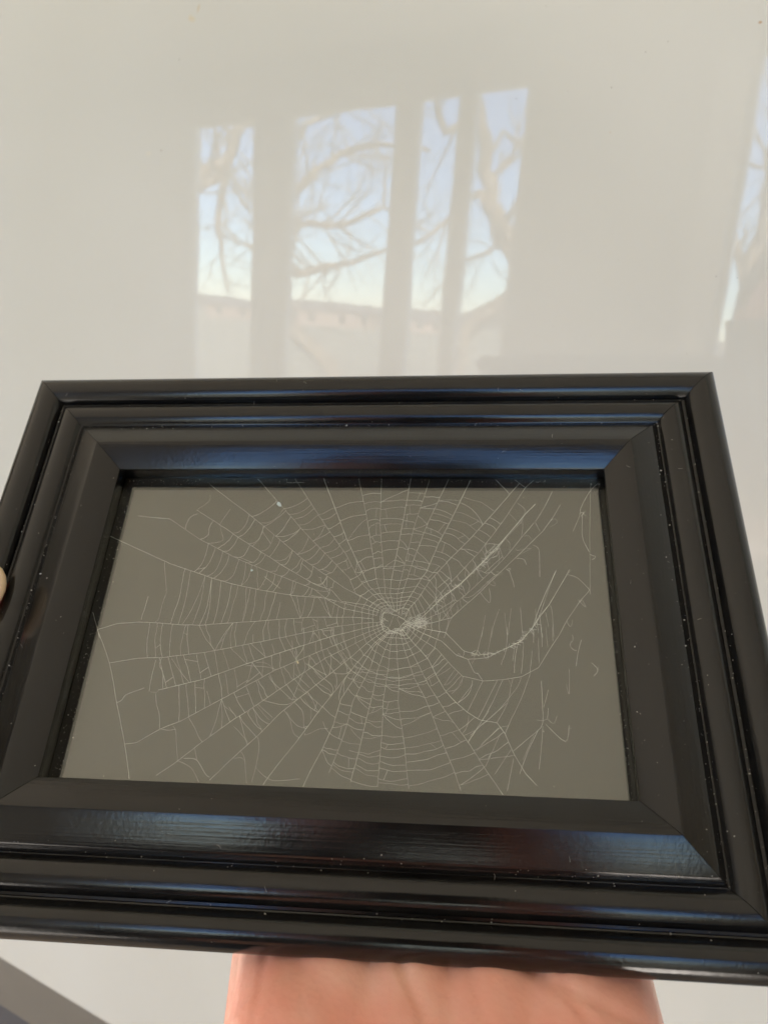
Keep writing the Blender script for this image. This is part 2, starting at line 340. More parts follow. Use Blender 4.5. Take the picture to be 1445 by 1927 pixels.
for i, (az, r, wd, ht) in enumerate([(-11.8, 90, 5, 2.2), (-5.6, 80, 6, 2.4), (-2.9, 86, 4.5, 2.2), (1.8, 84, 4, 2.0)]):
    p = along(az, 0, r); d = (EYE - p); ang = atan2(d.y, d.x) - pi / 2
    hs = empty('house', Matrix.Translation((p.x, p.y, -.25)) @ Matrix.Rotation(ang + .25 * (-1) ** i, 4, 'Z'),
               label=['small pinkish house far outside, first from the left in the mirrored view', 'widest pinkish house outside, below the treeline of the wide window', 'pinkish house right of the widest one outside', 'small pinkish house behind the slim mirrored windows'][i], cat='house', group='houses across the lawn')
    boxes('wall', [(-wd / 2, wd / 2, -2, 2, 0, ht * .62)], mat_house, hs)
    link('roof', mesh_from('roof', [(-wd / 2 - .3, -2.3, ht * .62), (wd / 2 + .3, -2.3, ht * .62), (wd / 2 + .3, 2.3, ht * .62), (-wd / 2 - .3, 2.3, ht * .62), (-wd / 2 - .3, 0, ht), (wd / 2 + .3, 0, ht)],
         [(0, 1, 5, 4), (2, 3, 4, 5), (0, 4, 3), (1, 2, 5), (3, 2, 1, 0)]), mat_roof, hs)
    for xx in (-wd * .28, wd * .2):
        boxes('window', [(xx, xx + .7, 2.0, 2.03, .4, 1.1)], mat_darkglass, hs)

# bare trees
TH = 1.5
def grow(g, p, d, L, r, lev, rng, maxlev, spread=.6):
    n = 5; pts = [p]; rad = [r]; q = p.copy(); dd = d.copy()
    for i in range(n):
        dd = (dd + Vector((rng.uniform(-1, 1), rng.uniform(-1, 1), rng.uniform(-.6, .9))) * .22).normalized()
        q = q + dd * (L / n); pts.append(q.copy()); rad.append(r * (1 - .55 * (i + 1) / n))
    g.tube(pts, rad, n=7 if r > .02 else 4)
    if lev >= maxlev: return
    for k in range(rng.choice([3, 4, 4])):
        t = rng.randint(1, n); a = dd.orthogonal().normalized(); a.rotate(Matrix.Rotation(rng.uniform(0, 2 * pi), 3, dd))
        nd_ = (dd + a * rng.uniform(.5, 1.2) * spread / .6 + Vector((0, 0, .1))).normalized()
        grow(g, pts[t], nd_, L * rng.uniform(.5, .75), rad[t] * rng.uniform(.45, .65), lev + 1, rng, maxlev, spread)
def limb(g, spec, r0, r1, dist, rng, twigs=0, maxlev=2, tl=.5):
    """spec: (azimuth, elevation[, distance]) nodes of a limb"""
    nodes = [along(s[0], s[1], s[2] if len(s) > 2 else dist) for s in spec]
    pts = []
    for i in range(len(nodes) - 1):
        for k in range(4):
            t = k / 4; v = nodes[i].lerp(nodes[i + 1], t); v += Vector((rng.uniform(-1, 1), rng.uniform(-1, 1), rng.uniform(-1, 1))) * r0 * .35 * (1 if (i + k) else 0); pts.append(v)
    pts.append(nodes[-1]); n = len(pts)
    rad = [r0 + (r1 - r0) * i / (n - 1) for i in range(n)]
    g.tube(pts, rad, n=10)
    for _ in range(twigs):
        i = rng.randint(1, n - 1); d = (pts[i] - pts[i - 1]).normalized(); a = d.orthogonal().normalized(); a.rotate(Matrix.Rotation(rng.uniform(0, 2 * pi), 3, d))
        grow(g, pts[i], (d * .6 + a).normalized(), tl * rng.uniform(.5, 1.1), rad[i] * .35, 0, rng, maxlev)
def tree(name, base, specs, seed, label, TH=1.5):
    rng = random.Random(seed); bp = along(*base); bp.z = -.25
    e = empty(name, Matrix.Translation(bp), label=label, cat='tree')
    gt = Geo(); gb = Geo()
    for s, r0, r1, tw, part in specs:
        limb(gt if part == 'trunk' else gb, s, r0 * TH, r1 * TH, base[2], rng, 0 if part == 'trunk' else int(tw * 1.5), 2, base[2] * .11)
    for gg, nm in ((gt, 'trunk'), (gb, 'branches')):
        gg.V = [v - bp for v in gg.V]
        if gg.V: gg.obj(nm, mat_bark, e)
tree('bare_tree', (4.2, 0, 6.0), [
    ([(4.4, -16), (4.6, -8), (4.7, -3), (4.8, -.8), (9.5, 2.6), (8.3, 4.6)], .09, .085, 0, 'trunk'),
    ([(7.9, 5.4), (6.3, 7.4), (5.4, 9.5), (4.9, 12), (4.2, 14.2), (2.3, 15.6), (1.0, 19)], .085, .04, 3, 'b'),
    ([(8.0, 4.2), (6.6, 5.6), (5.2, 8.6), (4.6, 8.3), (3.0, 6.4), (.2, 4.4)], .05, .016, 3, 'b'),
    ([(4.3, 13), (2.5, 12.2), (1.6, 14.0), (.9, 15.5)], .04, .02, 5, 'b'),
    ([(6.7, 5.0), (5.6, 4.4), (4.4, 3.9), (3.2, 2.4), (1.8, .6)], .022, .008, 5, 'b'),
    ([(5.2, 10), (6.3, 12.4), (7.4, 11.5), (8.6, 11.2), (10, 14)], .022, .010, 2, 'b')], 3, 'large bare tree with sunlit trunk and limbs behind the slim mirrored windows', TH=.85)
tree('bare_tree', (-11.2, 0, 8.0), [
    ([(-15.5, -13), (-15.6, -4), (-15.8, 3), (-15.4, 7.4)], .12, .07, 0, 'trunk'),
    ([(-15.4, 7.4), (-13.6, 8.6), (-12.7, 9.0), (-11.9, 10.8), (-10.8, 12.0), (-9.5, 15)], .045, .03, 6, 'b'),
    ([(-12.6, 9.0), (-12.9, 6.8), (-13.1, 5.2), (-12.7, 2.8), (-12.2, .6)], .028, .008, 6, 'b'),
    ([(-15.4, 6.4), (-14, 7.7), (-12.8, 8.2)], .03, .02, 3, 'b')], 5, 'bare tree with a forking branch behind the left mirrored window')
tree('bare_tree', (-4.0, 0, 12.0), [
    ([(-4.8, -9), (-4.6, -4), (-9.2, 0), (-9.4, 4)], .10, .07, 0, 'trunk'),
    ([(-1.0, 4.5), (-3.6, 3.4), (-5.6, 2.9), (-7.4, 2.2), (-9.4, 4)], .02, .05, 12, 'b'),
    ([(-9.4, 4), (-8.4, 7), (-6.2, 9.2), (-4.2, 10.6), (-2, 11.2), (1.5, 11.0)], .05, .018, 16, 'b'),
    ([(-9.4, 4), (-7.2, 5.6), (-4.0, 5.9), (-1.6, 7.2), (1.8, 5.8)], .045, .015, 16, 'b'),
    ([(-9.4, 4), (-8.9, 9), (-7.3, 12), (-3.6, 13.6)], .045, .02, 12, 'b')], 11, 'slender bare tree of fine tangled twigs behind the wide mirrored window')
tree('bare_tree', (23.5, 0, 9.0), [
    ([(23, -14), (23.2, -6), (23.4, 2), (24, 8)], .09, .05, 0, 'trunk'),
    ([(24, 8), (23.5, 11), (24.6, 15)], .05, .02, 9, 'b'),
    ([(23.4, 3), (22.2, 6.5), (21.8, 9)], .035, .012, 9, 'b')], 21, 'bare tree outside the window at the right edge of the mirrored wall')

# ------------------------------------------------------------------ the picture frame
FR_R = Matrix(((0.99528154, 0.05215975, -0.08181703), (-0.00486826, 0.86900289, 0.49478306), (0.09690699, -0.49205014, 0.86515646))).to_4x4()
FRAME = CAM @ Matrix.Translation((-0.01109201, -0.02637661, -0.20164151)) @ FR_R @ Matrix.Diagonal((.001, .001, .001, 1))
FRU = CAM @ Matrix.Translation((-0.01109201, -0.02637661, -0.20164151)) @ FR_R      # metres
MM = .001
HW, HH = 72.0, 45.0
def arc(cu, ch, R, a0, a1, n):                         # convex bead section, a measured from the vertical
    return [(cu + R * sin(radians(a0 + (a1 - a0) * k / n)), ch + R * cos(radians(a0 + (a1 - a0) * k / n))) for k in range(n + 1)]
prof = ([(.9, -5.1), (.55, -4.9), (.5, -1.2), (.35, -1.0), (.05, -.95), (0, -.85), (0, -.12), (.04, -.02), (.14, .06),
        (1.5, .95), (3, 1.85), (4.5, 2.70), (6, 3.46), (7.15, 3.95), (7.35, 4.0), (7.6, 3.93), (9, 3.33), (11, 2.42), (13, 1.48), (14.9, .55), (15.25, .34), (15.45, .1), (16.3, -.55), (16.75, -.95),
        (16.95, -1.32), (17.2, -1.36), (17.32, -1.28)] + arc(21.25, -3.5, 4.45, -59, 59, 14) + [(25.3, -1.6), (25.9, -1.7), (26.1, -2.2), (26.4, -2.2), (26.5, -1.5)]
        + arc(31.4, -3.7, 5.2, -66, 86, 18) + [(36.55, -8), (35.9, -11.5), (34.6, -12), (5, -12), (5, -7.6), (.9, -7.6)])
fr = empty('picture_frame', FRU, label='black stepped wooden picture frame held in a hand, glazed over a spider web', cat='picture frame')
def rail(side, wob):
    """one mitred length of moulding; profile points (u out, h up), a hair short of the mitre"""
    fb = lambda u: u - 1.7 * max(0, min(1, (u - 27) / 6))
    gap = .09; V = []; F = []; n = len(prof)
    ST = 41
    for k in range(ST):
        t = -1 + 2 * k / (ST - 1)
        for u, h in prof:
            if side in 'tb':
                L = (HW + u - gap) * t; y = HH + u
                V.append((L * MM, (y if side == 't' else -(HH + fb(u))) * MM, h * MM))
            else:
                L = (HH + u - gap) * (t + 1) / 2 - (HH + fb(u) - gap) * (1 - t) / 2; x = HW + u
                V.append(((-x if side == 'l' else x) * MM, L * MM, h * MM))
    for k in range(ST - 1):
        for i in range(n):
            j = (i + 1) % n; F.append((k * n + i, k * n + j, (k + 1) * n + j, (k + 1) * n + i))
    F.append(tuple(range(n))); F.append(tuple((ST - 1) * n + i for i in reversed(range(n))))
    me = mesh_from('rail', V, F); bm = bmesh.new(); bm.from_mesh(me); bmesh.ops.recalc_face_normals(bm, faces=bm.faces)
    for e in bm.edges:
        if len(e.link_faces) == 2 and e.calc_face_angle(0) > radians(38): e.smooth = False
    bm.to_mesh(me); bm.free(); return me
for sd, lb in (('t', 'top rail of the frame with blue reflections'), ('b', 'bottom rail of the frame, nearest the hand'), ('l', 'left rail of the frame'), ('r', 'right rail of the frame with small scuffs')):
    r_ = link('rail', rail(sd, 0), mat_black if sd in 'tb' else mat_black_v, fr, smooth=True)
    r_['label'] = lb
boxes('glass_pane', [(-HW * MM - .0035, HW * MM + .0035, -HH * MM - .0035, HH * MM + .0035, -.0062, -.0054)], mat_pane, fr)
boxes('backing_board', [(-HW * MM - .0042, HW * MM + .0042, -HH * MM - .0042, HH * MM + .0042, -.0100, -.0068)], mat_back, fr)

# lint and dust lying in the grooves and along the rebate
rng = random.Random(4); random.seed(4)
def hprof(u):
    for (a, ha), (b, hb) in zip(prof[7:], prof[8:]):
        if a <= u <= b and b > a: return ha + (hb - ha) * (u - a) / (b - a)
    return 0
def place(side, s, u):
    if side == 't': return (s * (HW + u) * MM, (HH + u) * MM)
    if side == 'b': return (s * (HW + u) * MM, -(HH + u) * MM)
    if side == 'l': return (-(HW + u) * MM, s * (HH + u) * MM)
    return ((HW + u) * MM, s * (HH + u) * MM)
g = Geo()
for i in range(760):
    sd = rng.choice('tblrrl'); u = rng.choice([rng.gauss(16.6, .5), rng.gauss(26, .5), rng.uniform(.5, 33), rng.gauss(15.6, 1.6)])
    if not .3 < u < 33.5: continue
    x, y = place(sd, rng.uniform(-1, 1), u); r = min(.00028, .00003 + rng.expovariate(1 / .000038))
    g.blob((x, y, hprof(u) * MM + r * .3), r, .45, .6)
for i in range(34):
    sd = rng.choice('tblr'); u = rng.uniform(2, 33); x, y = place(sd, rng.uniform(-1, 1), u); z = hprof(u) * MM + .0001; a = rng.uniform(0, 6.3); c = rng.uniform(-1, 1)
    g.tube([(x + cos(a + c * t) * t * .0012, y + sin(a + c * t) * t * .0012, z) for t in (0, .35, .7, 1)], .00003, 3)
g.obj('dust', mat_dust, fr, kind='stuff')
g = Geo()
for i in range(900):
    sd = rng.choice('tttlllrr'); e = rng.expovariate(1 / .9)
    if sd == 'l': e = rng.uniform(0, 4.2)
    if e > 5: continue
    s = rng.uniform(-1, 1)
    x, y = {'t': (s * 71, 44.6 - e), 'l': (-71.6 + e, s * 44.6), 'r': (71.7 - e * .6, s * 44.6)}[sd]
    r = min(.00016, .00003 + rng.expovariate(1 / .00003)); g.blob((x * MM, y * MM, -.0054 + r * .3), r, .4, .5)
for i in range(150):
    x, y = rng.uniform(-70, 70), rng.uniform(-44, 44); r = min(.0002, .00003 + rng.expovariate(1 / .00004)); g.blob((x * MM, y * MM, -.0054 + r * .3), r, .4, .5)
g.obj('lint', mat_dust, fr, kind='stuff')

# ------------------------------------------------------------------ the web
RADIALS=[
[(7.76,0.53),(2.18,0.89),(-9.75,0.65),(-28.05,-1.11),(-40.53,-2.3),(-46.46,-2.27),(-53.9,-1.79),(-58.38,-1.72),(-64.43,-2.32),(-69.57,-4.16)],
[(8.58,1.48),(7.54,1.77),(-1.12,3.48),(-6.14,6.41),(-15.54,7.05),(-25.33,8.68),(-32.79,10.2),(-39.47,12.09),(-52.76,16.48),(-71.6,24.68),(-73.09,25.38)],
[(8.96,2.42),(8.52,2.56),(-3.84,5.81),(-6.14,6.41),(-9.55,9.09),(-17.66,12.24),(-31.56,17.6),(-45.28,24.57),(-55.69,31.33),(-65.88,32.37)],
[(9.23,2.89),(5.6,4.55),(-1.58,5.53),(-4.55,8.85),(-9.23,10.4),(-19.36,16.22),(-35.25,26.25),(-36.89,27.49),(-48.03,34.5)],
[(9.81,3.06),(9.49,3.52),(5.03,6.6),(-1,9.55),(-13.89,18.49),(-23.28,26.36),(-33.23,34.4),(-36.9,36.97),(-45.44,43.56)],
[(10.38,3.38),(10.06,3.84),(2.43,7.67),(0.11,12.67),(-14,26.97),(-22.81,36.84),(-30.71,45.69)],
[(11.25,3.55),(11.08,3.86),(4.49,10.29),(1.83,14.01),(-1.2,19.83),(-7.35,28.26),(-19.1,45.7)],
[(12.26,3.73),(12.25,4.04),(5.83,10.31),(3.25,15.35),(-1.23,24.29),(-6.12,36),(-10.22,45.71)],
[(12.72,3.42),(11.96,3.88),(9.25,7.95),(8,11.64),(5.84,22.46),(3.61,33.33),(0.54,45.71)],
[(13.17,3.12),(12.71,3.58),(10.58,7.97),(10.07,12),(8.76,22.49),(7.9,29.79),(7.5,45.72)],
[(13.47,2.81),(13.12,4.06),(11.91,7.99),(12.01,12.02),(13.5,22.54),(14.89,33.75),(16.35,45.72)],
[(13.92,2.51),(14,4.07),(13.84,7.7),(15.92,19.02),(17.99,29.69),(21.96,45.16)],
[(14.53,2.06),(14.73,4.09),(15.17,7.73),(17.51,16.7),(18.18,19.04),(21.97,30.95),(27.67,45.54)],
[(15.27,1.61),(15.48,3.63),(17.81,7.93),(20.6,13.13),(21.75,14.78),(24.87,23.51),(28.58,31.7),(34.15,45.17)],
[(16.31,1.16),(17.09,3.35),(19.62,6.53),(22.85,12.19),(28.24,18.83),(33.62,24.97),(40.55,33.72),(48.69,44.26)],
[(17.49,0.42),(21.75,2.97),(26.29,9.03),(32.42,16.24),(36.6,21.27),(40.88,27.43),(44.65,33.22),(50.34,42.79),(52.76,45.19)],
[(18.94,0.14),(20.37,0.63),(22.9,3.3),(26.75,7.6),(30.81,10.86),(37.01,17.61),(43.23,25.06),(47.6,30.61),(49.35,33.07),(52.85,36.99)],
[(20.4,-0.44),(23.23,1.45),(26.81,3.06),(32.85,8.18),(41.27,16.84),(44.75,20.86),(49.59,27.51),(52.11,30.64)],
[(21.14,-1.04),(28.84,1.25),(31.98,4.4),(36.48,8.72),(41.35,14.07),(47.24,20.22),(54.54,28.06),(57.13,31.89)],
[(16.8,-0.52),(21.88,-2.09),(27.31,-3.03),(32.13,-7.97),(35.89,-9.04),(40.33,-8.5),(43.55,-6.97),(47.36,-4.82),(50.28,-1.34),(52.83,2.48),(55.11,5.6),(60.17,14.18),(61.16,16.13)],
[(16.67,-0.83),(21.2,-3.31),(26.35,-5.44),(30.18,-9.18),(33.24,-10.27),(36.29,-10.05),(38.37,-9.71),(42,-7.73),(47.35,-4.97),(50.43,-1.04),(52.04,3.54),(53.97,8.22),(57.53,15.76)],
[(16.4,-1.29),(19.95,-4.39),(25.12,-7.69),(29.09,-12.24),(31.86,-14.88),(37.05,-16.01),(41.82,-15.6),(47,-14.62),(51.44,-12.1),(54.86,-6.56),(57.11,-3.28),(59.76,1.41),(63.19,6.51),(66.13,9.99)],
[(15.72,-2.37),(19.16,-6.5),(20.91,-8.23),(22.94,-10.67),(25.26,-15.2),(27.09,-18.38),(29.16,-20.81),(33.08,-24.24),(36.14,-26.02),(40.5,-26.68),(42.41,-29.38),(44.35,-33.96),(47.13,-38.76),(49.67,-41.37)],
[(15.45,-2.68),(17.01,-5.95),(19.28,-10.17),(23.09,-17.37),(27.44,-24),(33.46,-31.89),(37.18,-37.63),(41.53,-43.75)],
[(15.02,-2.84),(16.37,-7.75),(19.46,-15.92),(22.36,-21.01),(24.08,-24.92),(26.88,-31.98),(29.69,-38.28),(31.51,-43.16)],
[(14.46,-3),(14.11,-4.82),(14.89,-12.89),(15.44,-16.03),(15.43,-22.32),(16.49,-27.98),(17.5,-33.21),(18.25,-39.07),(18.93,-43.28)],
[(13.88,-3.01),(12.83,-5.15),(12.4,-13.68),(11.56,-21.74),(11.68,-29.2),(11.52,-36),(11.26,-43.08)],
[(13.3,-2.87),(11.27,-8.16),(9.61,-14.04),(8.82,-19.73),(7.48,-26.92),(6.12,-34.9),(4.53,-42.34)],
[(12.87,-2.88),(9.33,-6.72),(7.72,-13.08),(3.72,-22.25),(2.75,-27.74),(1.19,-33.77),(-0.94,-40.28)],
[(12.57,-2.74),(8.36,-7.19),(4.57,-14.6),(0.61,-21.64),(-0.88,-28.53),(-2.86,-33.91),(-5.85,-40.46),(-7.1,-43.78)],
[(12.28,-2.59),(8.32,-6.45),(3.71,-12.45),(-0.72,-19.02),(-5.04,-25.26),(-9.42,-32.28),(-14.11,-38.85),(-17.12,-43.66)],
[(11.69,-2.3),(6.31,-6.49),(2.15,-10.59),(-5.77,-17.74),(-10.16,-21.67),(-14.63,-25.56),(-20.09,-31.84),(-25.5,-37.31),(-30.85,-43.17)],
[(11.09,-2.01),(6.2,-4.84),(0.53,-8.12),(-4.55,-10.9),(-12.78,-17.21),(-23.49,-25.55),(-26.95,-27.86),(-34.5,-34.05),(-39.89,-38.86),(-44.7,-42.53)],
[(10.64,-1.56),(6.12,-3.48),(-5.9,-8.86),(-17.82,-14.6),(-28.55,-21.22),(-41.1,-28.85),(-45.96,-30.92),(-51.58,-34.63),(-54.73,-35.14)],
[(10.31,-0.96),(4.6,-2.45),(-3.37,-4.75),(-18.38,-10.2),(-29.03,-14.3),(-37.1,-17.58),(-45.3,-19.83),(-48.47,-20.78)],
[(10.14,-0.35),(4.49,-0.77),(-3.59,-2.16),(-14.2,-4.68),(-29.94,-8.37),(-37.67,-10.06),(-49.56,-11.85),(-56.09,-12.16),(-63.87,-13.7)]]
RKEYS=['1', '2', '3', '4', '5', '6', '7', '8', '9', '10', '11', '12', '13', '14', '15', '16', '17', '18', '19', '20', '20b', '21', '22', '23', '24', '25', '26', '27', '28', '29', '30', '31', '32', '33', '34', '35']
STRANDS=[
[(-72.29,0.95),(-69.65,-4.15),(-68.46,-6.62)],
[(-69.61,-4.32),(-63.88,-13.74),(-59.28,-24.52),(-54.64,-35.2),(-51.51,-43.59)],
[(-59.28,-24.52),(-57.99,-23.77),(-57.23,-22.33),(-52.54,-20.33)],
[(-39.87,-38.81),(-36.14,-40.3),(-33.48,-43.71)],
[(-39.87,-38.81),(-41.16,-33.91),(-41.85,-31.24),(-42.79,-30.08)],
[(-49.14,-21.74),(-48.38,-24.55),(-47.16,-26.96),(-46.16,-30.98)],
[(-50.68,-21.35),(-49.02,-21.45),(-48.45,-20.65)],
[(-51.06,-21.26),(-51.21,-17.11),(-51.02,-12.68)],
[(-38.45,-38.11),(-35.12,-38.32),(-32.12,-41.75),(-30.99,-42.35)],
[(-35.97,-35.56),(-34.95,-38.31)],
[(-49.51,-11.89),(-49.61,-14.13),(-48.39,-15.94),(-47.51,-20.26)],
[(-46.69,-12.01),(-43.37,-15.81),(-40.47,-18.63)],
[(-45.81,-30.96),(-43.8,-31.24),(-41.92,-30.91)],
[(-54.34,16.78),(-54.32,15.71),(-52.14,7.8),(-52.46,4.54),(-52.64,-0.26),(-53.5,-1.66)],
[(-47.54,33.22),(-49.39,32.07),(-50.19,29.79),(-50.27,27.99)],
[(-65.98,32.42),(-60.86,31.77),(-55.61,31.3)],
[(-44.8,39.97),(-44.61,37.63),(-47.63,34.83)],
[(-57.68,-0.96),(-57.06,6.08)],
[(-45.18,24.48),(-43,25.82),(-43.05,28.49),(-42.22,30.75)],
[(-42.55,23.18),(-39.83,23.65),(-38.17,24.54),(-39.55,28.07),(-39.71,30.32),(-37.59,34.88)],
[(69.2,44.09),(67.75,29.59),(67.12,21.64),(66.17,8.73)],
[(67.05,20.73),(68.59,20.06),(67.52,19.14)],
[(71.46,44.35),(68.69,41.31),(65.76,35.85),(65.13,32.93),(62.94,28.13)],
[(65.65,34.39),(67.01,33.18)],
[(65.96,32.93),(65.46,26.26),(66.92,21.64)],
[(65.2,33.9),(66.48,34.39),(65.54,32.93),(66.91,34.64)],
[(57.93,41.29),(55.32,35.8),(52.59,31.16)],
[(59.98,36.81),(56.96,31.43)],
[(56.99,31.91),(58.44,31.92),(58.58,30.72),(56.65,29.51)],
[(46.77,19.35),(48.8,19.14),(49.54,17.33)],
[(51.63,23.56),(53.19,21.95),(53,13.78)],
[(44.63,15.68),(45.55,12.78),(45.96,10.36)],
[(47.79,37.25),(49.43,35.77),(49.79,34.3),(48.39,30.4)],
[(49.07,26.35),(50.53,26.6),(51.29,25.19)],
[(46.67,22.58),(47.27,21.89),(50.97,22.62),(49.29,21.45),(47.22,20.5)],
[(39.76,15.39),(41.16,14.06),(42.99,14.76),(41.18,15.18)],
[(44.03,15.9),(45.05,16.14),(44.62,15.46),(43.83,16.12)],
[(36.65,8.89),(38.02,6.95),(39.2,5.89),(39.43,7.84),(39.07,10.03)],
[(38.5,12.23),(40.09,10.93),(40.89,11.16),(40.12,12.48)],
[(32.84,16.89),(32.64,13.49),(33.85,10.83),(32.83,8.17),(31.82,10.8)],
[(36.12,16.7),(35.86,10.86)],
[(43.88,25.6),(45.08,24.2),(45,21.4),(44.78,20.93)],
[(48.86,31.86),(48.98,29.45),(48.44,26.11)],
[(38.59,18.56),(39.36,15.38),(39.96,14.94)],
[(31.23,6.4),(31.43,4.67),(32.03,4.25)],
[(30.43,5.08),(30.44,3.15),(28.87,1.2),(27.52,-2.61),(26.96,-4.54)],
[(29.41,8.55),(28.64,4.19),(29.26,1.63)],
[(26.43,5.45),(26.66,3.08),(28.08,0.76),(27.52,-2.2)],
[(42.14,21.83),(42.08,19.06),(41.84,17.69)],
[(40.27,21.11),(41.52,21.82),(41.7,20.44),(40.04,19.5),(41.48,19.97)],
[(37.35,17.17),(38.17,18.1),(38.57,17.42),(37.14,16.94)],
[(49.33,33.07),(44.1,26.07),(40.69,21.35),(36.12,16.7),(32.03,11.91),(26.4,7.19)],
[(48.41,30.89),(43.66,25.12),(39.01,19.48),(34.06,13.96)],
[(52.15,30.67),(49.51,27.07)],
[(43.24,24.88),(41.52,21.82),(39.42,19.03),(36.51,15.8)],
[(44.95,34.27),(47.17,31.36)],
[(41.58,45.34),(44.93,41.25),(45.33,40.24)],
[(47.2,45.34),(49.7,43.04),(50.54,42.53)],
[(52.58,30.92),(53.68,28.05)],
[(41.74,4),(40.27,-0.26),(39.42,-4.26)],
[(37.96,2.23),(36.91,-4.07)],
[(44.9,4.27),(44.38,0.24),(43.7,-3.51),(43.17,2.96)],
[(47.38,4.53),(47.62,-1.77),(47.92,-4.07)],
[(51.36,4.18),(51.6,0.81),(51.87,-1.68)],
[(37.42,-1.31),(36.77,-3.94),(35.51,-9.01)],
[(39.67,-1.26),(39.21,-4.32),(38.32,-9.45)],
[(43.76,-1.18),(43.59,-4.65),(43.19,-7.44)],
[(57.49,15.63),(54.74,8.97),(52.45,2.51),(49.94,-1.72),(47.53,-4.08)],
[(55.14,5.53),(52.44,2.29),(49.94,-1.72)],
[(55.14,5.53),(55.8,3.41),(55.79,-3.65)],
[(54.05,3.38),(54.61,-0.8)],
[(52.45,2.51),(52.64,-1.67),(52.91,-3.96)],
[(51.6,0.81),(51.85,-2.1),(51.63,-2.51)],
[(49.55,-1.73),(50.69,-2.12),(50.53,-4.02)],
[(49.56,-1.52),(51.48,-1.69)],
[(60.61,14.56),(63.31,13.49),(66.19,10.03)],
[(61.71,16.14),(60.61,14.56)],
[(63.2,6.53),(64.01,6.97),(64.64,5.06),(62.85,7.16)],
[(59.33,0.96),(60.37,-0.68),(61.09,1.41)],
[(41.89,-11.46),(43.4,-7.22),(42.38,-7.67)],
[(44.91,-10.34),(45.65,-5.89)],
[(47.59,-7.76),(47.86,-5.84),(47.3,-4.78)],
[(50.49,-5.35),(50.44,-1.91),(49.46,-1.28)],
[(52.65,-6.37),(52.71,-0.99)],
[(51.64,-10.8),(51.76,-4.04)],
[(45.2,-13.65),(45.53,-9.7),(46.47,-5.44)],
[(46.97,-13.81),(47.52,-9.65),(47.6,-7.54)],
[(49.12,-14.16),(50,-7.49)],
[(54.04,-6.55),(53.93,-0.97)],
[(55.53,-4.81),(55.55,-0.93)],
[(34.29,-11.44),(35.1,-10.16),(35.9,-10.14)],
[(37.91,-10.09),(38.73,-9.23),(38.31,-10.29)],
[(30.25,-9.65),(30.86,-8.79),(31.87,-9.82),(32.28,-8.33),(32.07,-7.91)],
[(33.28,-10.33),(34.87,-13.71),(35.87,-14.1),(37.04,-15.91)],
[(28.86,-12.62),(25.87,-14.77),(25.27,-14.87)],
[(29.87,-13.22),(27.11,-17.4)],
[(30.88,-13.81),(28.5,-16.75),(27.11,-17.4)],
[(32.08,-15.02),(30.3,-18.33),(28.12,-19)],
[(31.88,-14.82),(31.48,-17.08),(29.12,-19.57)],
[(34.46,-15.98),(33.46,-19.45),(30.71,-21.93)],
[(34.46,-17),(30.71,-21.93)],
[(37.04,-16.11),(33.06,-24.22)],
[(40.8,-15.81),(35.77,-25.7)],
[(42.18,-15.57),(38.51,-23.27),(33.43,-31.52)],
[(44.32,-16.73),(43.2,-21.56),(40.37,-26.72)],
[(43.38,-14.92),(44.32,-16.73),(44.76,-15.09)],
[(46.93,-14.83),(46.07,-17.08)],
[(49.12,-14.16),(46.73,-20.27),(43.43,-27),(42.42,-29.33)],
[(38.5,-23.67),(33.81,-30.75),(33.23,-31.9)],
[(43.42,-27.39),(40.73,-28.24),(35.32,-33.71)],
[(40.93,-27.85),(36.47,-32.17)],
[(43.2,-21.56),(38.08,-26.02),(33.81,-29.99)],
[(46.07,-17.08),(41.62,-22.79),(36.91,-27.21)],
[(33.44,-25.19),(33.05,-27.72),(31.89,-29.67)],
[(37.35,-37.32),(35.27,-39.22),(31.54,-41.87)],
[(41.07,-29.75),(37.54,-37.32)],
[(43.83,-33.04),(39.75,-39.05)],
[(44.32,-35.24),(42.61,-42.87)],
[(52,-15.51),(51.98,-19.72),(51.88,-25.58),(51.43,-27.13),(50.62,-28.11),(44.38,-33.39)],
[(53.63,-17.88),(52.23,-22.47)],
[(50.36,-25.63),(51.87,-25.78),(53.04,-25.36),(54.49,-26.46),(55.37,-24.51)],
[(53.37,-22.63),(53.05,-25.16)],
[(51.81,-27.12),(51.17,-32.42),(50.36,-37.58)],
[(50.62,-28.11),(47.95,-33.27),(45.69,-38.83)],
[(52.59,-26.71),(57.06,-30.73),(58.26,-26.72)],
[(49.42,-29.48),(46.55,-35.53)],
[(59.22,-12.26),(58.79,-18.73),(58.17,-16.35)],
[(65.02,-10.46),(66.43,-12.28),(65.32,-13.93)],
[(66.43,-12.28),(66.69,-11.45)],
[(60.64,-2.99),(60.75,-4.27),(59.87,-5.57),(60.56,-7.03),(61.54,-7.22)],
[(62.94,-4.22),(61.93,-7.21),(61.04,-11.39)],
[(-8.61,12.58),(-7.85,12.59),(-7.96,11.77),(-6.46,9.75),(-5.15,7.76)],
[(-6.17,12.82),(-6.08,9.76)],
[(-24.3,12.76),(-19.25,9.15)],
[(-16.14,44.29),(-21.47,44.28)],
[(-13.28,-25.58),(-11.92,-28.26),(-10.93,-30.91),(-9.27,-32.01)],
[(-11.46,-23.11),(-9.12,-25.45),(-8.34,-29.49),(-7.35,-29.12)],
[(-9.14,-22),(-7.11,-24.7),(-6.84,-27.42)],
[(-8.27,-20.23),(-6.63,-22.62),(-5.35,-24.99),(-4.63,-25.31)],
[(-9.06,-12.55),(-5.17,-15.89),(-2.14,-18.29),(-1.78,-20.39),(-2.59,-21.11)],
[(-13.03,-9.15),(-12.42,-11.36),(-12.75,-13.19),(-12.49,-17.16)],
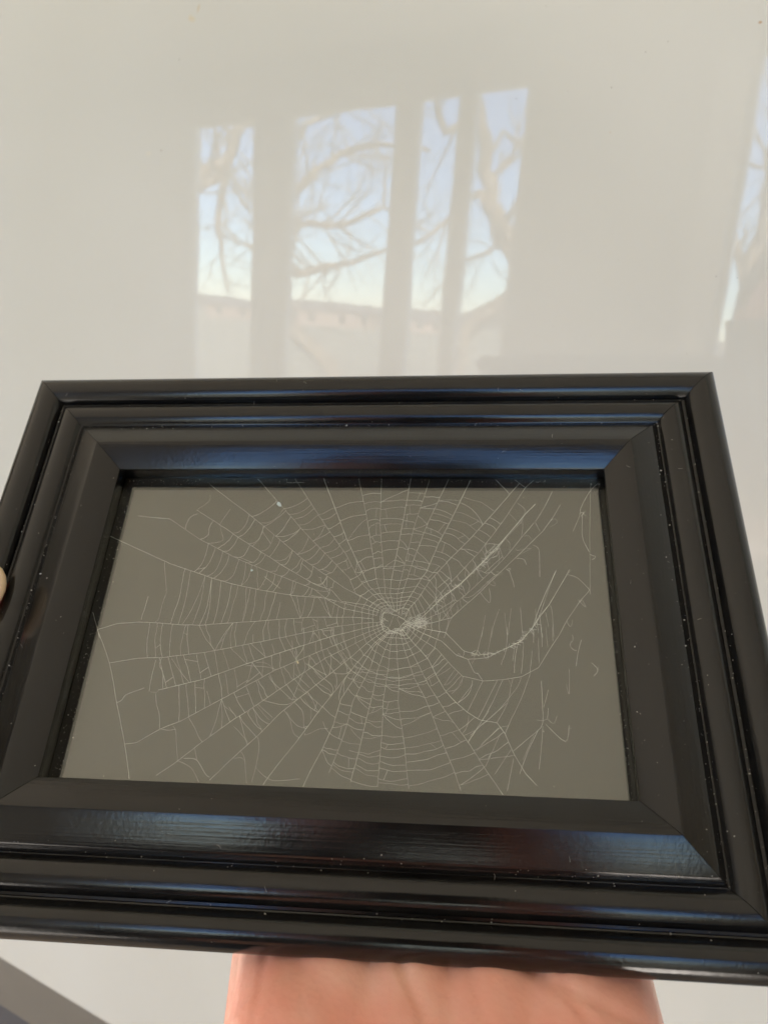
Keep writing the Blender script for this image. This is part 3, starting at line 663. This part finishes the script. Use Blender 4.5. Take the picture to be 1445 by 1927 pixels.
[(-7.08,-3.38),(-6.25,-6.39),(-4.54,-11.16),(-1.33,-15.43),(-0.87,-18.79)],
[(-10.45,-11.31),(-9.68,-13.48),(-10.72,-17.11),(-11.74,-20.68),(-12.2,-22.78)],
[(-7.04,-9.38),(-5.05,-13.36),(-3.73,-16.21)],
[(-5.69,-17.86),(-2.73,-19.54),(-1.89,-21.09)],
[(-20.06,-32.21),(-19.36,-34.83),(-19.54,-39.69),(-20.06,-43.2)],
[(-19.54,-39.69),(-16.35,-42.12),(-13.61,-42.64),(-8.02,-41.96)],
[(-23.99,-35.97),(-22.73,-37.55),(-21.35,-43.56)],
[(-25.45,-37.65),(-23.77,-37.43),(-22.66,-38.04)],
[(-8.03,-30.81),(-7.64,-31.3),(-4.56,-29.7),(-2.19,-29.46)],
[(-26.66,-29.74),(-25.07,-31.03),(-22.64,-33.45)],
[(-23.26,-25.54),(-23.28,-26.57),(-20.79,-29.38),(-19.3,-30.18)],
[(-21.92,-23.76),(-17.71,-27.76)],
[(-21.22,-23.74),(-16.93,-27.05)],
[(-25.88,-13.53),(-20.06,-13.74),(-17.46,-14.41)],
[(-23.12,-12.54),(-20.56,-12.66),(-17.81,-14.41)],
[(-25.51,-7.2),(-20.78,-11.01)],
[(-19.19,-16.26),(-17.72,-18.01),(-12.63,-22.1)],
[(-12.33,-15.36),(-8.04,-18.99)],
[(-9.6,-12.57),(-6.76,-14.13),(-3.79,-15.49)],
[(-11.54,-19.26),(-8.2,-20.92),(-7.03,-22.11)],
[(-14.09,-6.18),(-13.53,-9.54)],
[(-11.4,-2.32),(-10.66,-7.61),(-12.6,-11.36)],
[(-8.65,-2.27),(-8.27,-6.81)],
[(-3.91,-2.17),(-3.31,-4.81),(-0.81,-8.87),(1.26,-12.48),(1.63,-14.99)],
[(-0.81,-2.1),(-0.39,-5.13),(2.19,-10.63),(3.04,-12.61),(4.88,-13.65),(9.82,-13.88),(12.45,-13.99),(15.21,-13.39),(20.57,-12.35)],
[(2.16,-14.98),(4.59,-14.48),(9.52,-14.79),(12.32,-15.07)],
[(12.71,-15.77),(15.49,-15.98),(18.75,-14.9)]]
HUB=(13.54, -0.45)
LOOPS=[
[(18.02,-0.36),(17.15,3.65),(13.38,3.14),(9.87,3.19),(9.89,-0.52),(11.1,-3.22),(13.67,-3.25),(17.04,-3.92)],
[(19.13,-0.34),(17.92,4.52),(13.32,4.36),(9.23,3.82),(8.63,-0.55),(10.36,-4.06),(13.74,-4.86),(17.75,-4.62)],
[(20.53,-0.31),(18.69,5.39),(13.27,5.42),(8.48,4.56),(7.5,-0.57),(9.52,-5.01),(13.83,-6.74),(18.45,-5.32)],
[(22.06,-0.28),(19.66,6.49),(13.22,6.65),(7.41,5.63),(6.37,-0.59),(8.51,-6.16),(13.91,-8.6),(19.66,-6.52)],
[(23.73,-0.24),(20.82,7.81),(13.16,8.03),(6.12,6.91),(4.54,-0.63),(7.22,-7.62),(14.01,-10.73),(21.06,-7.91)],
[(25.67,-0.2),(22.19,9.36),(13.08,9.59),(4.6,8.42),(2.28,-0.68),(5.58,-9.48),(14.13,-13.53),(22.84,-9.67)],
[(28.16,-0.15),(23.96,11.37),(12.97,12.09),(2.62,10.38),(-0.7,-0.74),(3.76,-11.54),(14.24,-15.88),(24.8,-11.61)],
[(30.51,-0.11),(25.95,13.62),(12.76,16.71),(0.62,12.36),(-3.68,-0.8),(2.15,-13.37),(14.34,-18.07),(26.54,-13.34)]]
HOLE=[(10.19,1.88),(11.29,2.35),(12.73,1.93),(14.44,1.51),(15.87,0.79),(16.89,-0.23),(17.05,-0.82),(16.52,-1.57),(15.31,-2.63),(13.79,-2.95),(12.39,-2.69),(10.65,-1.55),(10.02,-0.37)]
HOLE_THREADS=[[(13.17,1.48),(12.08,-2.11)],[(14.44,1.51),(14.21,0.31),(15.11,-1.01)],[(16.46,0.06),(14.33,-2.5)],[(15.45,-2.63),(16.22,-0.84)]]

ZW = -6.5
web = empty('spider_web', FRU @ Matrix.Translation((HUB[0] * MM, HUB[1] * MM, ZW * MM)), label='dried pale orb web of a spider pressed flat under the glass of the black frame', cat='spider web')
wr = random.Random(12)
class Silk(Geo):
    def line(s, pts, r=.050, jit=.10, step=1.4):
        r *= wr.choice([.62, .75, .85, .95, 1.05])
        P = []
        for a, b in zip(pts, pts[1:]):
            d = math.dist(a, b); n = max(1, int(d / step))
            for k in range(n): P.append((a[0] + (b[0] - a[0]) * k / n, a[1] + (b[1] - a[1]) * k / n))
        P.append(pts[-1]); Q = []
        for i, (x, y) in enumerate(P):
            if 0 < i < len(P) - 1: x += wr.gauss(0, jit * .35); y += wr.gauss(0, jit * .35)
            Q.append(((x - HUB[0]) * MM, (y - HUB[1]) * MM, wr.uniform(-.0001, .0001)))
        rr = [r * MM * wr.uniform(.75, 1.25) for _ in Q]
        s.tube(Q, rr, 4, cap=False)
def curve(pts, k=5):
    """Catmull-Rom through pts"""
    if len(pts) < 3: return list(pts)
    out = []; P = [pts[0]] + list(pts) + [pts[-1]]
    for i in range(1, len(P) - 2):
        for j in range(k):
            t = j / k; a, b, c, d = P[i - 1], P[i], P[i + 1], P[i + 2]
            out.append(tuple(.5 * ((2 * b[n]) + (c[n] - a[n]) * t + (2 * a[n] - 5 * b[n] + 4 * c[n] - d[n]) * t * t + (3 * b[n] - a[n] - 3 * c[n] + d[n]) * t ** 3) for n in (0, 1)))
    out.append(pts[-1]); return out
def at_dist(line, dist):
    """point on a radial at straight distance dist from the hub"""
    for a, b in zip(line, line[1:]):
        da, db = math.dist(a, HUB), math.dist(b, HUB)
        if da <= dist <= db and db > da: t = (dist - da) / (db - da); return (a[0] + (b[0] - a[0]) * t, a[1] + (b[1] - a[1]) * t)
    return None
for k, l in zip(RKEYS, RADIALS):
    g = Silk(); g.line(l, .054 if k not in ('17', '20', '20b') else .085, .04); g.obj('radial_thread', mat_silk, web, smooth=False)
RD = dict(zip(RKEYS, RADIALS))
# hub: the hole, its knotted rim and the close spiral round it
hub = Silk()
for a, b in zip(HOLE, HOLE[1:] + HOLE[:1]):
    for _ in range(2):
        hub.line([(a[0] + wr.gauss(0, .12), a[1] + wr.gauss(0, .12)), ((a[0] + b[0]) / 2 + wr.gauss(0, .2), (a[1] + b[1]) / 2 + wr.gauss(0, .2)), (b[0] + wr.gauss(0, .12), b[1] + wr.gauss(0, .12))], .05, .05)
for l in HOLE_THREADS: hub.line(l, .045, .03)
def px2(v): return v
knots = [((HOLE[0][0] * .5 + HOLE[-1][0] * .5), (HOLE[0][1] + HOLE[-1][1]) / 2, .6, 14), (HOLE[9][0], HOLE[9][1], .8, 14), (HOLE[8][0], HOLE[8][1], .6, 14), (HOLE[6][0] + .5, HOLE[6][1], 0.8, 20)]
kn = at_dist(RD['18'], 7.6) or RD['18'][1]; knots += [(kn[0], kn[1], 1.3, 70), ((kn[0] + HOLE[6][0]) / 2, (kn[1] + HOLE[6][1]) / 2, 1.6, 60), (kn[0] - .6, kn[1] - 1.2, 1.2, 30)]
for x, y, r, n in knots:
    for _ in range(n):
        p = (x + wr.gauss(0, r * .6), y + wr.gauss(0, r * .5)); q = (p[0] + wr.gauss(0, .75), p[1] + wr.gauss(0, .6)); m_ = ((p[0] + q[0]) / 2 + wr.gauss(0, .2), (p[1] + q[1]) / 2 + wr.gauss(0, .2))
        hub.line([p, m_, q], .045, .03, 3)
def loop_r(k, ang):
    pts = LOOPS[k]; A = [(atan2(p[1] - HUB[1], p[0] - HUB[0]), math.dist(p, HUB)) for p in pts]; A.sort()
    A = [(A[-1][0] - 2 * pi, A[-1][1])] + A + [(A[0][0] + 2 * pi, A[0][1])]
    for (a, ra), (b, rb) in zip(A, A[1:]):
        if a <= ang <= b:
            t = (ang - a) / (b - a); t = t * t * (3 - 2 * t); return ra + (rb - ra) * t
    return A[0][1]
order = list(RKEYS)
def ang_at(key, d):
    p = at_dist(RD[key], d)
    if p is None: p = RD[key][min(2, len(RD[key]) - 1)]
    return atan2(p[1] - HUB[1], p[0] - HUB[0])
for k in range(8):
    P = {}
    for key in order:
        a = ang_at(key, 5 + k); R_ = loop_r(k, a) * (1 + wr.gauss(0, .012)); P[key] = at_dist(RD[key], R_)
    for i, key in enumerate(order):
        nx = order[(i + 1) % len(order)]
        if k >= 6 and key in ('19', '20', '20b', '5', '4'): continue
        if k >= 7 and key in ('19', '18', '35', '1', '2', '3'): continue
        a, b = P[key], P[nx]
        if a and b and math.dist(a, b) < 16:
            m_ = ((a[0] + b[0]) / 2, (a[1] + b[1]) / 2); f_ = 1 - .02 * wr.random()
            m_ = (HUB[0] + (m_[0] - HUB[0]) * f_, HUB[1] + (m_[1] - HUB[1]) * f_); hub.line([a, m_, b], .054, .03)
# irregular close mesh between the hole and the first loops, densest to the north-east
for k in range(5):
    prev = None
    for j in range(61):
        a = -pi + 2 * pi * j / 60; R0 = loop_r(0, a); hole_r = min(math.dist(h_, HUB) + 3 * abs(((atan2(h_[1] - HUB[1], h_[0] - HUB[0]) - a + pi) % (2 * pi)) - pi) for h_ in HOLE)
        if R0 - hole_r < .35 and k > 1: prev = None; continue
        r_ = hole_r + (R0 - hole_r) * (k + .6) / 5.2 + wr.gauss(0, .10)
        p = (HUB[0] + cos(a) * r_, HUB[1] + sin(a) * r_)
        if prev and wr.random() < .8: hub.line([prev, p], .04, .02)
        prev = p
hub.obj('hub', mat_silk, web, smooth=False, kind='stuff')
# capture spiral: rungs between neighbouring radials (first, last distance mm, count, bow, mess)
SECT = [('35', '1', 16, 68, 24, .05, .45), ('1', '2', 16, 63, 23, -.10, .45), ('2', '3', 15, 61, 19, -.22, .4), ('3', '4', 18, 58, 12, -.28, .35), ('4', '5', 21, 56, 14, -.28, .3),
        ('5', '6', 25, 55, 12, -.22, .3), ('6', '7', 22, 50, 12, -.14, .3), ('7', '8', 16, 42, 9, -.10, .35), ('8', '9', 17, 41, 7, .06, .35), ('9', '10', 17, 41, 10, .12, .5), ('10', '11', 17, 41, 10, .04, .5),
        ('11', '12', 16, 41, 12, .04, .5), ('12', '13', 16, 41, 12, .0, .4), ('13', '14', 15, 42, 13, .06, .4), ('14', '15', 14, 44, 12, .10, .4), ('15', '16', 14, 42, 11, .08, .6), ('16', '17', 13, 38, 9, .02, .6),
        ('17', '18', 12, 36, 6, -.1, .6), ('18', '19', 12, 30, 5, -.2, .5),
        ('21', '22', 12, 22, 3, .05, .2), ('22', '23', 17, 46, 10, .06, .3), ('23', '24', 16, 46, 11, .05, .3), ('24', '25', 16, 46, 15, .10, .4), ('25', '26', 16, 46, 18, .14, .3), ('26', '27', 16, 46, 18, .18, .3),
        ('27', '28', 16, 46, 18, .14, .4), ('28', '29', 16, 45, 14, .12, .5), ('29', '30', 16, 34, 6, .2, .6), ('30', '31', 17, 35, 7, -.22, .5), ('31', '32', 16, 50, 13, -.14, .6), ('32', '33', 16, 58, 18, -.08, .5), ('33', '34', 16, 62, 20, -.05, .45), ('34', '35', 16, 66, 21, .0, .45)]
sp = Silk()
def clampw(p): return (max(-72.5, min(72.5, p[0])), max(-45.5, min(45.5, p[1])))
for a, b, d0, d1, n, bow, mess in SECT:
    la, lb = RD[a], RD[b]; lastp = None
    for i in range(n):
        t = (i + wr.uniform(-.28, .28)) / max(1, n - 1); d = d0 + (d1 - d0) * t
        sc = math.dist(la[-1], HUB) / max(1, math.dist(lb[-1], HUB)); sc = 1 + (sc - 1) * .15
        A = at_dist(la, max(d0 * .95, d)); Bp = at_dist(lb, max(d0 * .95, d / sc + wr.gauss(0, .5)))
        if not A or not Bp: continue
        if lastp and wr.random() < mess * .5:
            if wr.random() < .5: A = lastp[0]
            else: Bp = lastp[1]
        w_ = math.dist(A, Bp); mx_, my_ = (A[0] + Bp[0]) / 2, (A[1] + Bp[1]) / 2
        rd = (mx_ - HUB[0], my_ - HUB[1]); rl = max(.1, math.hypot(*rd)); rd = (rd[0] / rl, rd[1] / rl)
        bw = (abs(bow) * wr.uniform(.4, 1.3)) * w_
        if bow < 0: off = (-.35 * rd[0] * bw + .0, -.75 * bw)      # slack threads that hang down
        else: off = (rd[0] * bw, rd[1] * bw * .8 + (.25 * bw if d > 20 else 0))
        pts = []
        for q, wgt in ((0, 0), (.25, .7), (.5, 1), (.75, .7), (1, 0)):
            pts.append((A[0] + (Bp[0] - A[0]) * q + off[0] * wgt + (wr.gauss(0, .10) if 0 < q < 1 else 0), A[1] + (Bp[1] - A[1]) * q + off[1] * wgt + (wr.gauss(0, .10) if 0 < q < 1 else 0)))
        cur = [clampw(p) for p in curve(pts, 4)]
        if wr.random() < .05: cur = cur[:int(len(cur) * wr.uniform(.4, .8))]
        sp.line(cur, .045, .04)
        if lastp and wr.random() < mess * .45:      # a short thread joining two rungs near one end
            j = wr.choice([3, 4, -4, -5]); l2 = lastp[2]
            if len(l2) > 9 and len(cur) > 9: sp.line([cur[j], l2[j + (2 if j > 0 else -2)]], .038, .03)
        lastp = (A, Bp, cur)
sp.obj('spiral_thread', mat_silk, web, smooth=False, kind='stuff')
br = Silk()
for l in STRANDS: br.line(curve(l, 4), .045 if math.dist(l[0], l[-1]) > 6 else .036, .05)
for _ in range(110):   # fuzz on the bundled threads
    for key, a0, a1 in (('17', 10, 36), ('20', 22, 38)):
        p = at_dist(RD[key], wr.uniform(a0, a1))
        if p: q = (p[0] + wr.gauss(0, .7), p[1] + wr.gauss(0, .6)); br.line([p, ((p[0] + q[0]) / 2 + wr.gauss(0, .2), (p[1] + q[1]) / 2), q], .04, .04)
br.obj('loose_strand', mat_silk, web, smooth=False, kind='stuff')
bd = Geo()
for _ in range(380):
    l = wr.choice(RADIALS); d = wr.uniform(9, 60); p = at_dist(l, d)
    if p: bd.blob(((p[0] - HUB[0]) * MM, (p[1] - HUB[1]) * MM, 0), .001 * wr.uniform(.05, .10), .3, .6)
bd.obj('glue_drop', mat_silk, web, kind='stuff')
def flake(x, y, rx, ry, rot, mat, label):
    bm = bmesh.new(); n = 9; vs = [bm.verts.new((cos(rot) * a_ * rx - sin(rot) * b_ * ry, sin(rot) * a_ * rx + cos(rot) * b_ * ry, wr.uniform(-.00005, .00005))) for a_, b_ in ((cos(2 * pi * k / n) * wr.uniform(.7, 1.15), sin(2 * pi * k / n) * wr.uniform(.7, 1.15)) for k in range(n))]
    f = bm.faces.new(vs); r = bmesh.ops.extrude_face_region(bm, geom=[f])
    for v in [v for v in r['geom'] if isinstance(v, bmesh.types.BMVert)]: v.co.z += .00025
    bmesh.ops.recalc_face_normals(bm, faces=bm.faces); me = bpy.data.meshes.new('flake'); bm.to_mesh(me); bm.free()
    link('flake', me, mat, mw=FRU @ Matrix.Translation((x * MM, y * MM, ZW * MM + .0002)), label=label, cat='flake', group='flakes caught in the web')
flake(-22.8, 36.4, .0009, .0006, -.9, mat_flake, 'largest flake, pale blue, caught in the web near the top edge of the glass')
flake(-28.1, 14.5, .00042, .0003, .3, mat_flake, 'tiny pale blue flake hanging in the web left of the hub')
flake(-11.8, -12.4, .00045, .0003, -1.1, mat_flake2, 'tiny cream flake caught in the web below and left of the hub')

# ------------------------------------------------------------------ the person
def remeshed(name, geo_list, voxel, smooth_it, mw_inv=None):
    """overlapping tapered limbs fused into one continuous skin"""
    bm = bmesh.new()
    for a, b, ra, rb in geo_list:
        a, b = Vector(a), Vector(b); d = b - a; L = max(d.length, 1e-6)
        q = d.to_track_quat('Z', 'Y') if d.length > 1e-6 else Matrix.Identity(3).to_quaternion()
        rings = 16; segs = 20; base = []
        # profile of a tapered capsule
        pr = [(-ra * cos(t), ra * sin(t)) for t in [pi * .5 * k / 5 for k in range(0, 6)]] + [(L + rb * sin(t), rb * cos(t)) for t in [pi * .5 * k / 5 for k in range(0, 6)]]
        for z, r in pr:
            if r < 1e-7: base.append([bm.verts.new(a + q @ Vector((0, 0, z)))])
            else: base.append([bm.verts.new(a + q @ Vector((r * cos(2 * pi * k / segs), r * sin(2 * pi * k / segs), z))) for k in range(segs)])
        for A, B_ in zip(base, base[1:]):
            for k in range(segs):
                k2 = (k + 1) % segs
                if len(A) == 1: f = (A[0], B_[k2], B_[k]) 
                elif len(B_) == 1: f = (A[k], A[k2], B_[0])
                else: f = (A[k], A[k2], B_[k2], B_[k])
                try: bm.faces.new(f)
                except ValueError: pass
    bmesh.ops.recalc_face_normals(bm, faces=bm.faces)
    me = bpy.data.meshes.new(name + '_src'); bm.to_mesh(me); bm.free()
    o = bpy.data.objects.new('tmp', me); COL.objects.link(o)
    md = o.modifiers.new('r', 'REMESH'); md.mode = 'VOXEL'; md.voxel_size = voxel
    sm = o.modifiers.new('s', 'SMOOTH'); sm.iterations = smooth_it; sm.factor = .5
    dg = bpy.context.evaluated_depsgraph_get(); out = bpy.data.meshes.new_from_object(o.evaluated_get(dg)); out.name = name
    bpy.data.objects.remove(o)
    for p in out.polygons: p.use_smooth = True
    return out
def hand_spec():
    """left hand, palm to the viewer, frame millimetres: x right, y up, z to the viewer"""
    z = -30.5; S = []
    S += [((24, -168, z - 4), (24, -215, z - 8), 23, 25), ((40, -168, z - 4), (42, -215, z - 8), 20, 22)]
    for kx, wx, r in ((-2, 18, 14.5), (19, 25, 15), (39, 34, 15), (58, 43, 14.5)):     # metacarpals
        S.append(((wx, -160, z), (kx, -62, z - 1), 17, r))
    S.append(((28, -148, z + 2), (-2, -98, z + 4), 19, 18)); S.append(((-2, -98, z + 4), (-9, -80, z + 1), 17.5, 15))      # thenar
    S.append(((52, -146, z), (58.5, -92, z + 1), 18, 17.5)); S.append(((58.5, -92, z + 1), (61, -68, z), 17.5, 14))        # hypothenar
    S.append(((6, -84, z), (52, -80, z), 15.5, 15.5))
    for pts, rs in (([(-4, -62), (-9, -18), (-12, 8), (-13, 26)], (9.5, 8.6, 7.8, 6.6)), ([(18, -60), (17, -12), (17, 18), (17, 38)], (9.8, 8.8, 8, 6.8)),
                    ([(39, -62), (41, -17), (43, 11), (44, 30)], (9.4, 8.5, 7.7, 6.6)), ([(58, -66), (64, -31), (67, -10), (69, 8)], (8.6, 7.6, 6.9, 5.9))):
        zz = [z + 1, z + 5, z + 8, z + 9]
        for i in range(3): S.append(((pts[i][0], pts[i][1], zz[i] - 2), (pts[i + 1][0], pts[i + 1][1], zz[i + 1] - 2), rs[i], rs[i + 1]))
    th = [(12, -92, z), (-24, -60, z), (-84, -32, z + 5), (-109, -8, z + 16), (-103.6, 3.0, 1.0)]
    tr = [15, 12, 11.5, 9, 6.9]
    for i in range(4): S.append((th[i], th[i + 1], tr[i], tr[i + 1]))
    tip = lambda p: (p[0], p[1], p[2] + (max(0, -75 - p[1]) * .75 if p[0] > -20 else 0))
    return [(tip(a), tip(b), ra, rb) for a, b, ra, rb in S]
FR0 = FRU; head_c = EYE - M_ * .36 + T_ * .035 + Vector((0, 0, .015))
feet = Vector((head_c.x, head_c.y, 0)); PER = Matrix.Translation(feet) @ Matrix.Rotation(-AZB, 4, 'Z')     # local +Y towards the panel
per = empty('person', PER, label='person whose open left hand holds the black frame up from below', cat='person')
PI_ = PER.inverted()
spec = [(PI_ @ (FRU @ (Vector(a) * MM)), PI_ @ (FRU @ (Vector(b) * MM)), ra * MM, rb * MM) for a, b, ra, rb in hand_spec()]
wrist = PI_ @ (FRU @ (Vector((32, -215, 67)) * MM)); hl = PI_ @ head_c
shL = Vector((-.19, .0, hl.z - .25)); shR = Vector((.19, 0, hl.z - .25))
def elbow(sh, wr_, side):
    mid = (sh + wr_) / 2; return mid + Vector((side * .06, -.05, -.10))
elL = elbow(shL, wrist, -1)
fore_mid = wrist.lerp(elL, .45)
spec.append((wrist, fore_mid, .026, .034))
me = remeshed('left_hand', spec, .00115, 7)
# palm creases pressed into the skin
FI = FRU.inverted() @ PER
n = len(me.vertices); co = np.empty(n * 3, np.float32); me.vertices.foreach_get('co', co); co = co.reshape(-1, 3).astype(np.float64)
Mx = np.array(FI); fc = (co @ Mx[:3, :3].T + Mx[:3, 3]) * 1000
nr = np.empty(n * 3, np.float32); me.vertices.foreach_get('normal', nr); nr = nr.reshape(-1, 3).astype(np.float64)
CRE = [([(-2, -62), (14, -72), (24, -88), (28, -112), (24, -140)], 1.1, 1.3), ([(30, -70), (34, -82), (40, -100), (44, -126)], .55, .9), ([(10, -64), (34, -74), (58, -84), (74, -90)], .6, 1.0),
       ([(-20, -80), (-18, -90), (-19, -104)], .4, .7), ([(-12, -78), (-10, -92), (-12, -110)], .35, .7), ([(52, -78), (58, -92), (60, -112)], .4, .9), ([(40, -76), (56, -86), (70, -100)], .35, .8), ([(-4, -80), (2, -92), (4, -110)], .3, .7)]
disp = np.zeros(n)
for line, dep, wd in CRE:
    best = np.full(n, 1e9)
    for (x0, y0), (x1, y1) in zip(line, line[1:]):
        dx, dy = x1 - x0, y1 - y0; t = np.clip(((fc[:, 0] - x0) * dx + (fc[:, 1] - y0) * dy) / (dx * dx + dy * dy), 0, 1)
        best = np.minimum(best, np.hypot(fc[:, 0] - x0 - t * dx, fc[:, 1] - y0 - t * dy))
    disp -= dep * np.exp(-(best / wd) ** 2) * (fc[:, 2] > -36 + np.maximum(0, -75 - fc[:, 1]) * .75)
co += nr * (disp[:, None] * .001); me.vertices.foreach_set('co', co.astype(np.float32).ravel()); me.update()
hnd = link('left_hand', me, mat_skin, per, label='open left hand, palm up behind the lower edge of the black frame')

def sphere_part(name, c, rx, ry, rz, mat, disp_fn=None, seg=36):
    bm = bmesh.new(); bmesh.ops.create_uvsphere(bm, u_segments=seg, v_segments=seg // 2, radius=1)
    for v in bm.verts:
        u = v.co.copy(); k = disp_fn(u) if disp_fn else Vector((0, 0, 0)); v.co = Vector((c.x + u.x * rx, c.y + u.y * ry, c.z + u.z * rz)) + k
    me = bpy.data.meshes.new(name); bm.to_mesh(me); bm.free(); return me
nm = sphere_part('nail', Vector((0, 0, 0)), .0064, .0080, .0036, mat_nail, None, 20)
nm.transform(PI_ @ FRU @ Matrix.Translation((-.1003, .0030, .0036)))
link('nail', nm, mat_nail, hnd, smooth=True)
# head, hair, clothed body, other arm with the phone
def face(u):
    k = Vector((0, 0, 0))
    def bump(cx_, cz_, w1, w2, h):
        if u.y > 0: k.y += h * math.exp(-((u.x - cx_) / w1) ** 2 - ((u.z - cz_) / w2) ** 2)
    bump(0, -.12, .13, .2, .022); bump(-.34, .05, .18, .12, -.010); bump(.34, .05, .18, .12, -.010); bump(0, -.45, .28, .06, .008); bump(0, -.80, .3, .15, .012); bump(0, .2, .6, .1, .004)
    if u.z < -.3: k.x -= u.x * .018 * (-.3 - u.z) / .7
    return k
hd = link('head', sphere_part('head', hl, .074, .095, .115, mat_skin, face), mat_skin, per, smooth=True)
for sx_ in (-1, 1):
    link('ear', sphere_part('ear', hl + Vector((sx_ * .077, -.005, -.005)), .010, .018, .030, mat_skin, None, 14), mat_skin, hd, smooth=True)
    link('eye', sphere_part('eye', hl + Vector((sx_ * .030, .083, .008)), .012, .010, .009, mat_skin, None, 14), new_mat('eye_white', (.7, .7, .68), .2), hd, smooth=True)
def hairf(u):
    d = noise.noise(Vector((u.x * 9, u.y * 9, u.z * 2))) * .006; k = u * d
    if u.y > .15 and u.z < .45: k += Vector((0, -.075 * min(1, (.45 - u.z) * 2) * min(1, (u.y - .15) * 3), 0))
    return k
link('hair', sphere_part('hair', hl + Vector((0, -.014, .018)), .085, .100, .122, mat_hair, hairf, 60), mat_hair, per, smooth=True)
z0 = hl.z; phone_w = PI_ @ (CAM @ Vector((.030, -.10, .012)))
elR = elbow(shR, phone_w, 1)
body = [((0, -.01, z0 - .30), (0, -.01, z0 - .42), .115, .12), ((-.09, 0, z0 - .28), (.09, 0, z0 - .28), .075, .075), ((-.06, -.01, z0 - .45), (-.055, 0, z0 - .62), .10, .105), ((.06, -.01, z0 - .45), (.055, 0, z0 - .62), .10, .105),
        ((0, -.012, z0 - .14), (0, -.012, z0 - .25), .055, .07), (tuple(shL), tuple(elL), .052, .043), (tuple(elL), tuple(fore_mid.lerp(elL, .15)), .045, .040),
        (tuple(shR), tuple(elR), .052, .043), (tuple(elR), tuple(elR.lerp(phone_w, .62)), .045, .036), ((-.10, 0, z0 - .27), tuple(shL), .065, .056), ((.10, 0, z0 - .27), tuple(shR), .065, .056)]
link('jumper', remeshed('jumper', body, .008, 4), mat_cloth, per, smooth=True)
link('neck', remeshed('neck', [((0, -.01, z0 - .06), (0, -.012, z0 - .17), .050, .054)], .006, 2), mat_skin, per, smooth=True)
link('jeans', remeshed('jeans', [((-.06, 0, z0 - .62), (-.10, .01, z0 - .68), .105, .098), ((.06, 0, z0 - .62), (.10, .01, z0 - .68), .105, .098), ((-.10, .01, z0 - .68), (-.11, .02, .48), .09, .062), ((.10, .01, z0 - .68), (.11, .02, .48), .09, .062),
     ((-.11, .02, .48), (-.12, -.01, .12), .060, .048), ((.11, .02, .48), (.12, -.01, .12), .060, .048)], .009, 3), mat_jeans, per, smooth=True)
for s_ in (-1, 1):
    link('shoe', remeshed('shoe', [((s_ * .12, -.04, .045), (s_ * .13, .14, .035), .042, .034), ((s_ * .12, -.02, .06), (s_ * .12, -.015, .12), .045, .045)], .006, 2), mat_shoe, per, smooth=True)
# right hand gripping the phone from its right edge (camera axes, mm)
rh = [((38, -150, 26), (30, -112, 22), 20, 18), ((46, -140, 24), (44, -100, 20), 17, 14), ((40, -110, 22), (26, -84, 24), 15, 11), ((26, -84, 24), (6, -72, 20), 10, 8)]
for i, y in enumerate((-58, -76, -94, -110)):
    rh += [((46, y - 8, 16), (38, y, -2), 9.5 - i * .4, 8.5 - i * .4), ((38, y, -2), (14 + i * 2, y + 3, -6), 8 - i * .4, 6.8 - i * .4)]
rs = [(PI_ @ (CAM @ (Vector(a) * MM)), PI_ @ (CAM @ (Vector(b) * MM)), ra * MM, rb * MM) for a, b, ra, rb in rh]
rs.append((PI_ @ (CAM @ Vector((.040, -.145, .026))), elR.lerp(phone_w, .55), .024, .030))
link('right_hand', remeshed('right_hand', rs, .0025, 4), mat_skin, per, smooth=True)
ph = empty('phone', CAM @ Matrix.Translation((-.014, -.055, .012)), label='black phone in the right hand of the person, taking the picture', cat='phone')
boxes('phone_body', [(-.036, .036, -.072, .072, -.0035, .0045)], mat_phone, ph, bevel=.003)
boxes('lens_block', [(.002, .030, .040, .066, -.0050, -.0036)], mat_phone, ph, bevel=.0006)
